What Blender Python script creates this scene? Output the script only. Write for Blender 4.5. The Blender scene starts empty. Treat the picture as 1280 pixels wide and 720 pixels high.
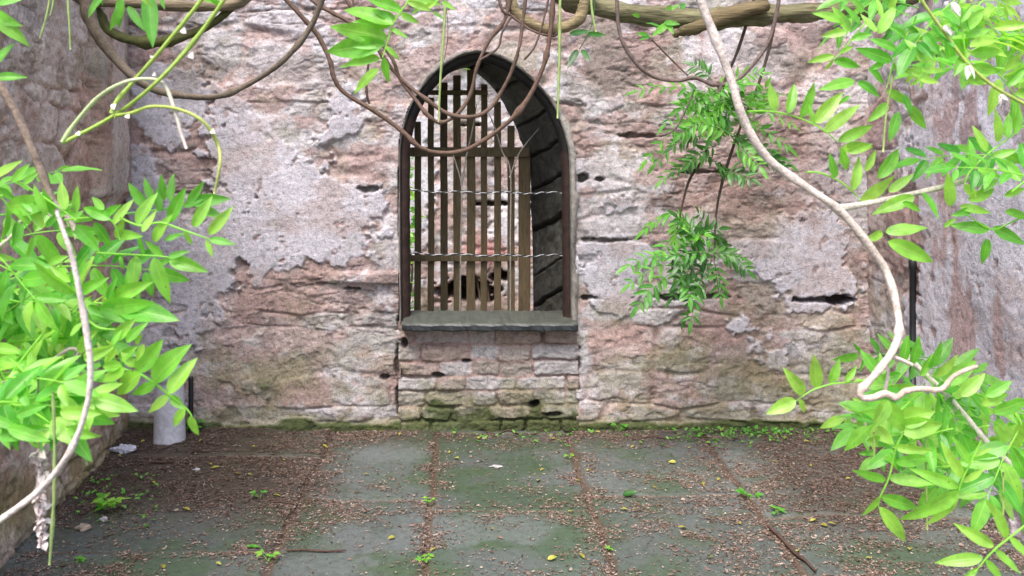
import bpy, math, random
import numpy as np
from mathutils import Vector

random.seed(7)
rng = np.random.default_rng(7)
sc = bpy.context.scene
col = sc.collection

# ------------------------------------------------------------------ camera frame of reference
FPX, HX, HY, EYE = 1100.0, 640.0, 190.0, 1.53      # focal length in photo pixels, horizon point, eye height
WALL_Y = 4.8


def at(px, py, Y):
    return Vector(((px - HX) / FPX * Y, Y, EYE - (py - HY) / FPX * Y))


def XZ(px, py, Y=WALL_Y):
    return ((px - HX) / FPX * Y, EYE - (py - HY) / FPX * Y)


# ------------------------------------------------------------------ numpy noise
def _hash(ix, iy, seed):
    h = (ix.astype(np.int64) * 374761393 + iy.astype(np.int64) * 668265263 + seed * 1442695041) & 0xFFFFFFFF
    h = ((h ^ (h >> 13)) * 1274126177) & 0xFFFFFFFF
    h = h ^ (h >> 16)
    return (h & 0xFFFFFF) / float(0xFFFFFF)


def vnoise(x, y, seed=0):
    ix, iy = np.floor(x), np.floor(y)
    fx, fy = x - ix, y - iy
    ux, uy = fx * fx * fx * (fx * (fx * 6 - 15) + 10), fy * fy * fy * (fy * (fy * 6 - 15) + 10)
    a, b = _hash(ix, iy, seed), _hash(ix + 1, iy, seed)
    c, d = _hash(ix, iy + 1, seed), _hash(ix + 1, iy + 1, seed)
    return (a + (b - a) * ux) * (1 - uy) + (c + (d - c) * ux) * uy


def fbm(x, y, seed=0, oct=4, gain=.5):
    t, amp, s = 0, 1, 0
    for o in range(oct):
        ca, sa = math.cos(o * .7), math.sin(o * .7)
        t = t + amp * vnoise((x * ca - y * sa) * 2 ** o, (x * sa + y * ca) * 2 ** o, seed + o * 17)
        s += amp
        amp *= gain
    return t / s


def sstep(a, b, x):
    t = np.clip((x - a) / (b - a), 0, 1)
    return t * t * (3 - 2 * t)


def mix(a, b, m):
    return a * (1 - m[..., None]) + np.asarray(b) * m[..., None]


# ------------------------------------------------------------------ objects, tags
def tag(o, label=None, cat=None, group=None, kind=None):
    if label: o['label'] = label
    if cat: o['category'] = cat
    if group: o['group'] = group
    if kind: o['kind'] = kind
    return o


def link(name, me, mat=None, parent=None, smooth=True):
    o = bpy.data.objects.new(name, me)
    col.objects.link(o)
    if mat: me.materials.append(mat)
    if parent:
        o.parent = parent
        o.matrix_parent_inverse = parent.matrix_world.inverted() if False else o.matrix_parent_inverse
    if smooth:
        me.polygons.foreach_set('use_smooth', [True] * len(me.polygons))
    return o


def empty(name, loc=(0, 0, 0)):
    o = bpy.data.objects.new(name, None)
    o.empty_display_size = .05
    o.location = loc
    col.objects.link(o)
    return o


class MB:
    """collects geometry of ONE part (verts in world coordinates) with a colour attribute"""

    def __init__(s):
        s.v, s.f, s.c = [], [], []

    def add(s, vs, fs, c=(.5, .5, .5)):
        k = len(s.v)
        s.v += [tuple(p) for p in vs]
        s.f += [tuple(i + k for i in f) for f in fs]
        s.c += ([c] * len(vs)) if not isinstance(c, list) else c

    def tube(s, pts, radii, n=8, sub=5, rough=0.0, c=(.5, .5, .5), c2=None):
        P = [Vector(p) for p in pts]
        if not isinstance(radii, (list, tuple)): radii = [radii] * len(P)
        Q, R = [], []
        for i in range(len(P) - 1):
            p0, p1, p2, p3 = P[max(i - 1, 0)], P[i], P[i + 1], P[min(i + 2, len(P) - 1)]
            for k in range(sub):
                t = k / sub
                Q.append(.5 * ((2 * p1) + (p2 - p0) * t + (2 * p0 - 5 * p1 + 4 * p2 - p3) * t * t + (3 * p1 - p0 - 3 * p2 + p3) * t ** 3))
                R.append(radii[i] + (radii[i + 1] - radii[i]) * t)
        Q.append(P[-1]); R.append(radii[-1])
        up = Vector((.13, .9, .41))
        vs, fs, cs = [], [], []
        ph = random.random() * 10
        kn = [0.0] * len(Q)
        if rough and len(Q) > 14:
            lo = [random.uniform(-1, 1) for _ in range(len(Q) // 4 + 3)]
            for i in range(len(Q)):
                u = i / 4; a0 = int(u); kn[i] = rough * .9 * (lo[a0] * (1 - u + a0) + lo[a0 + 1] * (u - a0))
            for _ in range(max(1, len(Q) // 11)):
                a0 = random.randrange(len(Q)); h = random.uniform(.15, .45)
                for e, g in ((-1, .4), (0, 1), (1, .35)):
                    if 0 <= a0 + e < len(Q): kn[a0 + e] += h * g
        for i, q in enumerate(Q):
            d = (Q[min(i + 1, len(Q) - 1)] - Q[max(i - 1, 0)]).normalized()
            a = d.cross(up)
            if a.length < 1e-3: a = d.cross(Vector((1, 0, 0)))
            a.normalize(); b = d.cross(a); up = b.cross(d) if False else up
            for j in range(n):
                th = 2 * math.pi * j / n
                rr = R[i] * (1 + kn[i] + rough * (math.sin(3 * th + i * .45 + ph) * .5 + random.uniform(-.5, .5)))
                vs.append(q + (a * math.cos(th) + b * math.sin(th)) * rr)
                if c2 is not None:
                    t = i / (len(Q) - 1)
                    cs.append(tuple(c[k] * (1 - t) + c2[k] * t for k in range(3)))
                else:
                    cs.append(tuple(c))
        for i in range(len(Q) - 1):
            for j in range(n):
                fs.append((i * n + j, i * n + (j + 1) % n, (i + 1) * n + (j + 1) % n, (i + 1) * n + j))
        fs.append(tuple(range(n))); fs.append(tuple(range((len(Q) - 1) * n, len(Q) * n))[::-1])
        s.add(vs, fs, cs)
        return Q

    def box(s, lo, hi, bev=.003, jit=0.0, c=(.5, .5, .5), seg=1):
        """bevelled board between two corners"""
        x0, y0, z0 = lo; x1, y1, z1 = hi
        vs, fs = [], []
        ring = []
        b = min(bev, (x1 - x0) * .4, (y1 - y0) * .4)
        pr = [(x0 + b, y0), (x1 - b, y0), (x1, y0 + b), (x1, y1 - b), (x1 - b, y1), (x0 + b, y1), (x0, y1 - b), (x0, y0 + b)]
        zs = [z0] + [z0 + (z1 - z0) * k / seg for k in range(1, seg)] + [z1]
        zs = [z0, z0 + b] + zs[1:-1] + [z1 - b, z1]
        cx, cy = (x0 + x1) / 2, (y0 + y1) / 2
        for k, z in enumerate(zs):
            sh = 1 if 0 < k < len(zs) - 1 else 1 - 2 * b / max(min(x1 - x0, y1 - y0), 1e-4) * .5
            jx, jy = random.uniform(-jit, jit), random.uniform(-jit, jit)
            for (x, y) in pr:
                vs.append((cx + (x - cx) * sh + jx, cy + (y - cy) * sh + jy, z))
        for k in range(len(zs) - 1):
            for j in range(8):
                fs.append((k * 8 + j, k * 8 + (j + 1) % 8, (k + 1) * 8 + (j + 1) % 8, (k + 1) * 8 + j))
        fs.append(tuple(range(8))[::-1]); fs.append(tuple(range((len(zs) - 1) * 8, len(zs) * 8)))
        s.add(vs, fs, c)

    def build(s, name, mat, parent=None, smooth=True):
        me = bpy.data.meshes.new(name)
        off = parent.location if parent is not None and parent.parent is None else Vector((0, 0, 0))
        if parent is not None and parent.parent is not None:
            off = parent.parent.location + parent.location
        V = np.array(s.v, dtype=np.float64) - np.array(off)
        me.from_pydata(V.tolist(), [], s.f)
        a = me.color_attributes.new('tint', 'FLOAT_COLOR', 'POINT')
        cc = np.ones((len(s.v), 4), dtype=np.float32); cc[:, :3] = np.array(s.c)
        a.data.foreach_set('color', cc.ravel())
        return link(name, me, mat, parent, smooth)


# ------------------------------------------------------------------ materials
def newmat(name):
    m = bpy.data.materials.new(name)
    m.use_nodes = True
    nt = m.node_tree
    b = nt.nodes['Principled BSDF']
    return m, nt, b


def N(nt, typ, **kw):
    n = nt.nodes.new(typ)
    for k, v in kw.items():
        if k.startswith('i_'):
            key = k[2:]
            n.inputs[int(key) if key.isdigit() else key.replace('_', ' ')].default_value = v
        else:
            setattr(n, k, v)
    return n


def mathn(nt, op, a, b=None):
    n = nt.nodes.new('ShaderNodeMath'); n.operation = op
    for i, x in enumerate((a, b)):
        if x is None: continue
        if isinstance(x, (int, float)): n.inputs[i].default_value = x
        else: nt.links.new(x, n.inputs[i])
    return n.outputs[0]


def ramp(nt, fac, stops):
    r = nt.nodes.new('ShaderNodeValToRGB')
    nt.links.new(fac, r.inputs[0])
    e = r.color_ramp.elements
    while len(e) < len(stops): e.new(.5)
    for q, (p, c) in zip(e, stops):
        q.position = p
        q.color = (c, c, c, 1) if isinstance(c, (int, float)) else (*c, 1)
    return r.outputs[0]


def mulc(nt, a, b, fac=1.0, mode='MULTIPLY'):
    n = nt.nodes.new('ShaderNodeMix'); n.data_type = 'RGBA'; n.blend_type = mode
    if isinstance(fac, (int, float)): n.inputs[0].default_value = fac
    else: nt.links.new(fac, n.inputs[0])
    for i, x in ((6, a), (7, b)):
        if isinstance(x, tuple): n.inputs[i].default_value = (*x, 1)
        else: nt.links.new(x, n.inputs[i])
    return n.outputs[2]


def tint_mat(name, scales=(60, 220), amount=.5, rough=.9, bump=.35, bdist=.004, spec=.3, stretch=(1, 1, 1), metallic=0.0):
    """pigment comes from the mesh's tint attribute; grain, speckle and roughness are procedural"""
    m, nt, b = newmat(name)
    at_ = N(nt, 'ShaderNodeAttribute', attribute_name='tint')
    tc = N(nt, 'ShaderNodeTexCoord')
    mp = N(nt, 'ShaderNodeMapping'); mp.inputs['Scale'].default_value = stretch
    nt.links.new(tc.outputs['Object'], mp.inputs[0])
    n1 = N(nt, 'ShaderNodeTexNoise'); n1.inputs['Scale'].default_value = scales[0]; n1.inputs['Detail'].default_value = 6; n1.inputs['Roughness'].default_value = .65
    n2 = N(nt, 'ShaderNodeTexNoise'); n2.inputs['Scale'].default_value = scales[1]; n2.inputs['Detail'].default_value = 4
    for n in (n1, n2): nt.links.new(mp.outputs[0], n.inputs['Vector'])
    r1 = ramp(nt, n1.outputs[0], [(.25, 1 - amount), (.5, 1.0), (.8, 1 + amount * .6)])
    r2 = ramp(nt, n2.outputs[0], [(.3, 1 - amount * .6), (.55, 1.0), (.8, 1 + amount * .35)])
    c = mulc(nt, mulc(nt, at_.outputs['Color'], r1), r2)
    if name == 'rubble_masonry':
        vo = N(nt, 'ShaderNodeTexVoronoi'); vo.feature = 'DISTANCE_TO_EDGE'; vo.inputs['Scale'].default_value = 13
        dis = N(nt, 'ShaderNodeVectorMath'); dis.operation = 'MULTIPLY_ADD'; dis.inputs[1].default_value = (.09, .09, .09)
        n3 = N(nt, 'ShaderNodeTexNoise'); n3.inputs['Scale'].default_value = 14; n3.inputs['Detail'].default_value = 5
        nt.links.new(tc.outputs['Object'], n3.inputs['Vector'])
        nt.links.new(n3.outputs['Color'], dis.inputs[0]); nt.links.new(tc.outputs['Object'], dis.inputs[2]); nt.links.new(dis.outputs[0], vo.inputs['Vector'])
        n4 = N(nt, 'ShaderNodeTexNoise'); n4.inputs['Scale'].default_value = 5; n4.inputs['Detail'].default_value = 4
        nt.links.new(tc.outputs['Object'], n4.inputs['Vector'])
        crack = mathn(nt, 'MULTIPLY', ramp(nt, vo.outputs['Distance'], [(0.0, 1.0), (.035, .0)]), ramp(nt, n4.outputs[0], [(.50, 0.0), (.60, .6)]))
        n5 = N(nt, 'ShaderNodeTexNoise'); n5.inputs['Scale'].default_value = 110; n5.inputs['Detail'].default_value = 3
        nt.links.new(tc.outputs['Object'], n5.inputs['Vector'])
        pit = ramp(nt, n5.outputs[0], [(.30, .75), (.38, 0.0)])
        grit = mathn(nt, 'MAXIMUM', crack, pit)
        c = mulc(nt, c, (.10, .07, .06), mathn(nt, 'MULTIPLY', grit, .45), 'MIX')
    nt.links.new(c, b.inputs['Base Color'])
    b.inputs['Roughness'].default_value = rough
    b.inputs['Specular IOR Level'].default_value = spec
    b.inputs['Metallic'].default_value = metallic
    h = mathn(nt, 'ADD', n1.outputs[0], mathn(nt, 'MULTIPLY', n2.outputs[0], .5))
    if name == 'rubble_masonry': h = mathn(nt, 'SUBTRACT', h, mathn(nt, 'MULTIPLY', grit, .6))
    bp = N(nt, 'ShaderNodeBump'); bp.inputs['Strength'].default_value = bump; bp.inputs['Distance'].default_value = bdist
    nt.links.new(h, bp.inputs['Height']); nt.links.new(bp.outputs[0], b.inputs['Normal'])
    return m


def leaf_mat(name, c_dark, c_mid, c_light, transl=.4):
    m, nt, b = newmat(name)
    a = N(nt, 'ShaderNodeAttribute', attribute_name='tint')      # r: along leaflet, g: across, b: own random
    sp = N(nt, 'ShaderNodeSeparateColor'); nt.links.new(a.outputs['Color'], sp.inputs[0])
    base = ramp(nt, sp.outputs[2], [(0, c_dark), (.5, c_mid), (1, c_light)])
    # side veins and midrib
    g = sp.outputs[1]
    wv = mathn(nt, 'SINE', mathn(nt, 'ADD', mathn(nt, 'MULTIPLY', sp.outputs[0], 70.0), mathn(nt, 'MULTIPLY', g, -22.0)))
    vein = ramp(nt, wv, [(.6, 0.0), (1, .35)])
    mid = ramp(nt, g, [(0.0, 1.0), (.10, .0)])
    tc = N(nt, 'ShaderNodeTexCoord')
    nz = N(nt, 'ShaderNodeTexNoise'); nz.inputs['Scale'].default_value = 45; nz.inputs['Detail'].default_value = 4
    nt.links.new(tc.outputs['Object'], nz.inputs['Vector'])
    blot = ramp(nt, nz.outputs[0], [(.3, .72), (.55, 1.0), (.75, 1.15)])
    c = mulc(nt, base, blot)
    vm = mathn(nt, 'MAXIMUM', vein, mid)
    c = mulc(nt, c, tuple(min(1, x * 1.25 + .03) for x in c_light), mathn(nt, 'MULTIPLY', vm, .45), 'MIX')
    nb = N(nt, 'ShaderNodeTexNoise'); nb.inputs['Scale'].default_value = 160; nb.inputs['Detail'].default_value = 3
    nt.links.new(tc.outputs['Object'], nb.inputs['Vector'])
    spot = mathn(nt, 'MULTIPLY', ramp(nt, nb.outputs[0], [(.66, 0.0), (.72, 1.0)]), ramp(nt, nz.outputs[0], [(.5, 0.0), (.62, .8)]))
    tipb = mathn(nt, 'MULTIPLY', ramp(nt, sp.outputs[0], [(.93, 0.0), (1.0, .7)]), ramp(nt, sp.outputs[2], [(.5, 1.0), (.6, 0.0)]))
    c = mulc(nt, c, (.30, .20, .06), mathn(nt, 'MAXIMUM', spot, tipb), 'MIX')
    nt.links.new(c, b.inputs['Base Color'])
    b.inputs['Roughness'].default_value = .36
    b.inputs['Specular IOR Level'].default_value = .75
    bp = N(nt, 'ShaderNodeBump'); bp.inputs['Strength'].default_value = .3; bp.inputs['Distance'].default_value = .001
    nt.links.new(vm, bp.inputs['Height']); nt.links.new(bp.outputs[0], b.inputs['Normal'])
    tr = N(nt, 'ShaderNodeBsdfTranslucent')
    nt.links.new(mulc(nt, c, (1.25, 1.2, .7)), tr.inputs[0])
    mx = N(nt, 'ShaderNodeMixShader'); mx.inputs[0].default_value = transl
    nt.links.new(b.outputs[0], mx.inputs[1]); nt.links.new(tr.outputs[0], mx.inputs[2])
    nt.links.new(mx.outputs[0], nt.nodes['Material Output'].inputs[0])
    return m


M = dict(
    masonry=tint_mat('rubble_masonry', (38, 150), .46, .92, .75, .008, .25),
    ground=tint_mat('worn_paving', (30, 140), .40, .62, .35, .003, .45),
    slate=tint_mat('slate', (22, 120), .35, .5, .3, .002, .5, (1, 1, 4)),
    iron=tint_mat('rusted_iron', (50, 200), .5, .7, .4, .002, .4),
    wire=tint_mat('galvanised_wire', (40, 300), .6, .35, .2, .001, .6, (1, 1, 1), .3),
    wood=tint_mat('weathered_timber', (28, 120), .5, .8, .5, .002, .3, (3, 3, .22)),
    bark=tint_mat('vine_bark', (45, 200), .5, .85, .8, .004, .3, (1, 1, 1)),
    log=tint_mat('old_trunk_bark', (14, 60), .65, .9, 1.0, .012, .25, (.18, 1.6, 1.6)),
    stem=tint_mat('green_stem', (60, 260), .3, .55, .3, .001, .4),
    plastic=tint_mat('grey_plastic', (9, 60), .32, .45, .12, .001, .45),
    litter=tint_mat('dry_litter', (90, 300), .4, .9, .2, .001, .2),
    leaf=leaf_mat('fresh_leaf', (.065, .38, .035), (.19, .60, .055), (.46, .78, .12), .52),
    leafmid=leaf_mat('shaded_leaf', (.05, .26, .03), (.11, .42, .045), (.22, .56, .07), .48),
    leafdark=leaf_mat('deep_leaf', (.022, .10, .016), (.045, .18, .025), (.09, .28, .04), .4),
    yellow=leaf_mat('fallen_yellow_leaf', (.30, .26, .03), (.42, .38, .05), (.50, .50, .08), .2),
)

# ------------------------------------------------------------------ masonry height fields
def stone_field(U, V, seed, sx=.30, sz=.155, jit=.5, warp=.018):
    """irregular rubble in rough courses: jittered cells, returns distance to the joint and two random numbers per stone"""
    wu = U + warp * 1.2 * (fbm(U * 2.6, V * 2.6, seed + 1, 5) - .5) * 2
    wv = V + warp * .8 * (fbm(U * 2.2, V * 3.4, seed + 2, 5) - .5) * 2
    x, y = wu / sx, wv / sz
    # courses of unequal height
    y = y + .32 * np.sin(y * 1.9 + seed) + .15 * np.sin(y * 4.3 + 2 * seed)
    iy0 = np.floor(y)
    f1 = np.full(U.shape, 99.); f2 = np.full(U.shape, 99.); a = np.zeros(U.shape); b = np.zeros(U.shape)
    p1x = np.zeros(U.shape); p1y = np.zeros(U.shape); best = []
    cand = []
    for dy in (-1, 0, 1):
        iy = iy0 + dy
        off = _hash(iy, iy * 7 + 3, seed + 3)
        ix0 = np.floor(x + off)
        for dx in (-2, -1, 0, 1, 2):
            ix = ix0 + dx
            px = ix + .5 + jit * (_hash(ix, iy, seed + 4) - .5) * 1.3 - off
            py = iy + .5 + jit * .75 * (_hash(ix, iy, seed + 6) - .5)
            dd = (np.abs(x - px) ** 3.0 + np.abs((y - py) * .95) ** 3.0) ** (1 / 3.0)
            r1 = _hash(ix, iy, seed + 7); r2 = _hash(ix, iy, seed + 8)
            dd = dd - .22 * (r1 - .5)
            nearer = dd < f1
            f2 = np.where(nearer, f1, np.minimum(f2, dd))
            a = np.where(nearer, r1, a); b = np.where(nearer, r2, b)
            f1 = np.where(nearer, dd, f1)
    return (f2 - f1) * .5 * sz * 1.1, a, b


def blobs(U, V, lst):
    """soft union of ellipses (u, v, ru, rv, strength)"""
    t = np.zeros_like(U)
    for (u, v, ru, rv, s) in lst:
        t = np.maximum(t, s * np.exp(-(((U - u) / ru) ** 2 + ((V - v) / rv) ** 2)))
    return t


C_PINK, C_TAN, C_GREY, C_RED = (.50, .395, .375), (.49, .435, .36), (.50, .47, .46), (.44, .295, .27)
C_MORT, C_PLAS, C_MOSS, C_SOIL = (.46, .315, .295), (.61, .58, .635), (.060, .085, .022), (.035, .026, .02)


def masonry(U, V, seed, plaster, moss, kw=None, tone=1.0, joint=1.0, rough=1.0, holes=(), redness=.5, hn=2.0):
    d, r1, r2 = stone_field(U, V, seed, **(kw or {}))
    med = fbm(U * 6, V * 8, seed + 22, 5)
    rub = fbm(U * 14, V * 17, seed + 28, 5, .62)
    fine = fbm(U * 26, V * 34, seed + 23, 4, .6)
    ledge = 1 - np.abs(2 * fbm(U * 4, V * 15, seed + 24, 5, .55) - 1)
    jw = .003 + .012 * fbm(U * 5, V * 5, seed + 25, 3)
    jstr = sstep(.38, .66, fbm(U * 2.3, V * 3.0, seed + 26, 5)) * joint * .62
    dd = d + .010 * (fbm(U * 18, V * 18, seed + 29, 3) - .5)
    body = sstep(0, 1, dd / (jw + .010))
    H = (body - 1) * (.004 + .017 * jstr) + body * (r1 - .5) * .016
    terr = fbm(U * 6, V * 7.5, seed + 38, 5, .58) * 9; terr = np.floor(terr) + sstep(.80, 1.0, terr - np.floor(terr))
    H += rough * ((med - .5) * .010 + (rub - .5) * .009 + (fine - .5) * .009 + (terr - 4.5) * .0030)
    lines = sstep(.88, .97, ledge) * sstep(.45, .65, fbm(U * 3, V * 3, seed + 35, 3))
    H -= lines * .006 * rough
    chips = sstep(.60, .66, fbm(U * 9, V * 13, seed + 27, 5))
    H -= chips * .007 * rough
    # colours
    c = np.zeros(U.shape + (3,))
    c[:] = C_PINK
    c = mix(c, C_TAN, sstep(.35, .6, r2) * .75)
    c = mix(c, C_GREY, sstep(.60, .85, r2) * .9)
    c = mix(c, C_RED, sstep(1 - redness * .5, 1 - redness * .5 + .15, r1) * .6)
    c *= (.74 + .44 * fbm(U * 3, V * 3, seed + 30, 4))[..., None] * (.84 + .28 * _hash(np.floor(r2 * 9999), np.floor(r1 * 9999), 71))[..., None]
    big = fbm(U * 1.6, V * 1.9, seed + 36, 4)
    c = mix(c, (.66, .63, .67), sstep(.465, .535, (r2 - .5) * .10 + (r1 - .5) * .06 + .5 * big + .5 * fbm(U * 8, V * 9, seed + 31, 6, .66)) * .75)
    c = mix(c, C_RED, sstep(.52, .62, fbm(U * 3.6, V * 5.5, seed + 32, 5, .62)) * .72 * (.4 + redness))
    c = mix(c, (.30, .27, .19), sstep(.58, .72, fbm(U * 4, V * 5, seed + 37, 5, .6)) * .45)
    c *= (.82 + .36 * rub)[..., None]; c *= (1 - .3 * chips * (med < .5))[..., None]
    mort = (1 - body) * (.35 + .65 * jstr)
    mc = mix(np.zeros_like(c) + C_MORT, (.45, .40, .37), sstep(.42, .6, fbm(U * 3, V * 3, seed + 33, 3)))
    c = c * (1 - (mort * .8)[..., None]) + mc * (mort * .8)[..., None]
    c = mix(c, (.15, .11, .095), np.clip(mort * sstep(.5, .8, jstr * fbm(U * 8, V * 8, seed + 34, 3) * 1.9) * .8 + lines * .55, 0, 1))
    # plaster skin standing proud of the stones
    pn = plaster + (fbm(U * 3.6, V * 4.0, seed + 40, 5, .6) - .5) * .95 + (fbm(U * 15, V * 15, seed + 41, 4, .6) - .5) * .34
    pm = sstep(.49, .545, pn)
    pl_h = .012 + (fbm(U * 3, V * 3, seed + 42, 3) - .5) * .02 + (fine - .5) * .004 + (rub - .5) * .008
    pocks = sstep(.70, .78, fbm(U * 16, V * 16, seed + 43, 4, .6))
    H = H * (1 - pm) + (np.maximum(pl_h, H * .4 + .008) - pocks * .006) * pm
    pc = np.zeros_like(c) + C_PLAS
    pc *= (.78 + .40 * fbm(U * 2.5, V * 2.5, seed + 44, 5))[..., None]
    pc = mix(pc, (.48, .38, .365), sstep(.48, .70, fbm(U * 5, V * 7, seed + 45, 5, .6)) * .6)
    pc = mix(pc, (.36, .25, .225), pocks * .8)
    c = c * (1 - pm[..., None]) + pc * pm[..., None]
    # algae and moss
    mn = moss + (fbm(U * 6, V * 6, seed + 50, 5, .6) - .5) * 1.0
    alg = sstep(.10, .65, mn)
    c = mix(c, (.235, .225, .12), alg * .68)
    mm = sstep(.74, .92, mn)
    c = mix(c, C_MOSS, mm * .9)
    H += mm * (.008 + .016 * fine)
    for (u, v, ru, rv, dep) in holes:
        q = np.hypot((U - u) / ru, (V - v + .012 * (fbm(U * 9, V * 0, seed + 61, 3) - .5)) / rv) + (fbm(U * 20, V * 26, seed + 60, 4) - .5) * hn
        k = 1 - sstep(.55, 1.0, q)
        H -= k * dep
        c = mix(c, (.05, .038, .03), k * .85)
    return H, np.clip(c * tone, .01, .85)


def grid_mesh(name, U, V, H, C, place, mat, keep=None, parent=None, back=None, snap=None):
    """U,V grid -> mesh; place(u,v,h) -> world arrays; back = depth of a closed body behind the face"""
    ny, nx = U.shape
    X, Y, Z = place(U, V, H)
    P = np.stack([X, Y, Z], -1).reshape(-1, 3)
    idx = np.arange(ny * nx).reshape(ny, nx)
    F = np.stack([idx[:-1, :-1], idx[:-1, 1:], idx[1:, 1:], idx[1:, :-1]], -1).reshape(-1, 4)
    if keep is not None: F = F[keep.ravel()]
    CC = np.ones((ny * nx, 4)); CC[:, :3] = C.reshape(-1, 3)
    if back:
        rim = np.concatenate([idx[0, :], idx[1:, -1], idx[-1, -2::-1], idx[-2:0:-1, 0]])
        Ub, Vb = U.ravel()[rim], V.ravel()[rim]
        bx, by, bz = place(Ub, Vb, np.full(len(rim), -back))
        k = len(P); n = len(rim)
        P = np.concatenate([P, np.stack([bx, by, bz], -1)])
        CC = np.concatenate([CC, CC[rim]])
        j = np.arange(n); j2 = (j + 1) % n
        F = np.concatenate([F, np.stack([rim[j], k + j, k + j2, rim[j2]], -1)])
    me = bpy.data.meshes.new(name)
    me.vertices.add(len(P)); me.vertices.foreach_set('co', P.astype(np.float32).ravel())
    me.loops.add(F.size); me.loops.foreach_set('vertex_index', F.astype(np.int32).ravel())
    me.polygons.add(len(F))
    me.polygons.foreach_set('loop_start', np.arange(0, F.size, 4, dtype=np.int32))
    me.polygons.foreach_set('loop_total', np.full(len(F), 4, dtype=np.int32))
    me.update(calc_edges=True)
    a = me.color_attributes.new('tint', 'FLOAT_COLOR', 'POINT')
    a.data.foreach_set('color', CC.astype(np.float32).ravel())
    return link(name, me, mat, parent)


def catmull(pts, n):
    P = np.array(pts, float); out = []
    for i in range(len(P) - 1):
        p0, p1, p2, p3 = P[max(i - 1, 0)], P[i], P[i + 1], P[min(i + 2, len(P) - 1)]
        for t in np.linspace(0, 1, 12, endpoint=False):
            out.append(.5 * ((2 * p1) + (p2 - p0) * t + (2 * p0 - 5 * p1 + 4 * p2 - p3) * t * t + (3 * p1 - p0 - 3 * p2 + p3) * t ** 3))
    out.append(P[-1]); Q = np.array(out)
    s = np.concatenate([[0], np.cumsum(np.linalg.norm(np.diff(Q, axis=0), axis=1))])
    t = np.linspace(0, s[-1], n)
    return np.stack([np.interp(t, s, Q[:, k]) for k in range(Q.shape[1])], -1), s[-1]


ARCH_PX = [(501, 402), (500, 300), (500, 205), (501, 177), (505, 158), (515, 130), (530, 106), (551, 84), (578, 69), (606, 66),
           (635, 77), (662, 97), (684, 121), (698, 144), (708, 172), (713, 205), (714, 300), (715, 402)]
ARCH, _ = catmull([XZ(*p) for p in ARCH_PX], 150)
BACK_Y = 5.5
BACKARCH_PX = [(507, 440), (507, 300), (507, 190), (513, 158), (524, 128), (540, 108), (556, 95), (570, 88), (582, 85), (592, 89),
               (606, 100), (620, 115), (634, 137), (645, 159), (655, 185), (661, 210), (664, 240), (666, 330), (667, 440)]
BACKARCH, _ = catmull([XZ(p[0], p[1], BACK_Y) for p in BACKARCH_PX], 150)
# outward normals of the front outline
_tg = np.gradient(ARCH, axis=0); _tg /= np.linalg.norm(_tg, axis=1)[:, None]
ANRM = np.stack([-_tg[:, 1], _tg[:, 0]], -1)


def inside(U, V, poly):
    r = np.zeros(U.shape, bool)
    n = len(poly)
    for i in range(n):
        x0, y0 = poly[i]; x1, y1 = poly[(i + 1) % n]
        if y0 == y1: continue
        c = ((y0 > V) != (y1 > V)) & (U < (x1 - x0) * (V - y0) / (y1 - y0) + x0)
        r ^= c
    return r


# ------------------------------------------------------------------ back wall
def bpx(lst):
    out = []
    for (px, py, rx, ry, s) in lst:
        x, z = XZ(px, py); k = WALL_Y / FPX
        out.append((x, z, rx * k, ry * k, s))
    return out


st = .006
U, V = np.meshgrid(np.arange(-2.3, 2.12, st), np.arange(-.03, 2.95, st))
pl = blobs(U, V, bpx([(330, 250, 150, 105, .88), (225, 135, 95, 70, .74), (410, 275, 60, 75, .88), (290, 180, 80, 110, .80), (215, 320, 110, 100, .80), (170, 230, 70, 80, .7), (470, 290, 40, 60, .55), (430, 150, 60, 60, .50), (250, 400, 90, 50, .6),
                      (770, 335, 70, 70, .66), (1000, 335, 140, 80, .76), (880, 340, 90, 60, .56), (950, 440, 90, 40, .5), (920, 400, 80, 40, .55), (860, 290, 40, 50, .5), (1040, 200, 40, 80, .42), (780, 260, 60, 40, .46), (900, 400, 90, 40, .42), (560, 20, 60, 40, .30), (860, 30, 90, 40, .25),
                      (470, 260, 36, 40, .5), (230, 420, 60, 60, .60), (300, 480, 80, 40, .48), (560, 15, 80, 35, .4), (760, 120, 60, 50, .4), (440, 450, 50, 50, .30), (1000, 120, 80, 60, .25)]))
ms = blobs(U, V, bpx([(980, 480, 130, 45, .62), (800, 500, 90, 40, .55), (330, 480, 130, 50, .5), (370, 528, 60, 14, 1.0), (640, 528, 140, 16, .85), (860, 520, 120, 22, .7), (1000, 500, 90, 35, .55), (840, 455, 80, 26, .52),
                      (450, 500, 60, 40, .5), (610, 480, 90, 40, .42), (300, 520, 80, 22, .7), (760, 395, 30, 22, .55), (950, 530, 200, 9, .95),
                      (380, 80, 100, 40, .3), (330, 490, 80, 40, .45), (1060, 450, 40, 60, .5), (480, 500, 20, 30, .55)]))
ms = np.maximum(ms, 1.25 * np.exp(-(V / .085) ** 2))
holes = bpx([(1030, 376, 46, 5, .08), (1052, 375, 16, 6, .07), (832, 372, 32, 5, .08), (727, 222, 9, 6, .07), (748, 223, 6, 4, .05), (545, 508, 1, 1, .01),
             (440, 361, 30, 3, .04), (740, 372, 18, 4, .06), (500, 405, 4, 10, .05), (497, 500, 5, 22, .05), (722, 470, 4, 50, .03), (496, 450, 4, 40, .03),
             (480, 472, 7, 3, .04), (700, 390, 1, 1, .0), (900, 372, 30, 4, .03), (690, 232, 1, 1, 0), (460, 236, 14, 4, .03), (520, 390, 1, 1, 0),
             (800, 170, 40, 4, .03), (770, 300, 40, 3, .025), (890, 215, 50, 3, .025), (560, 135, 1, 1, 0)])
H, C = masonry(U, V, 11, pl, ms, dict(sx=.34, sz=.165), holes=holes, redness=.55)
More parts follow.
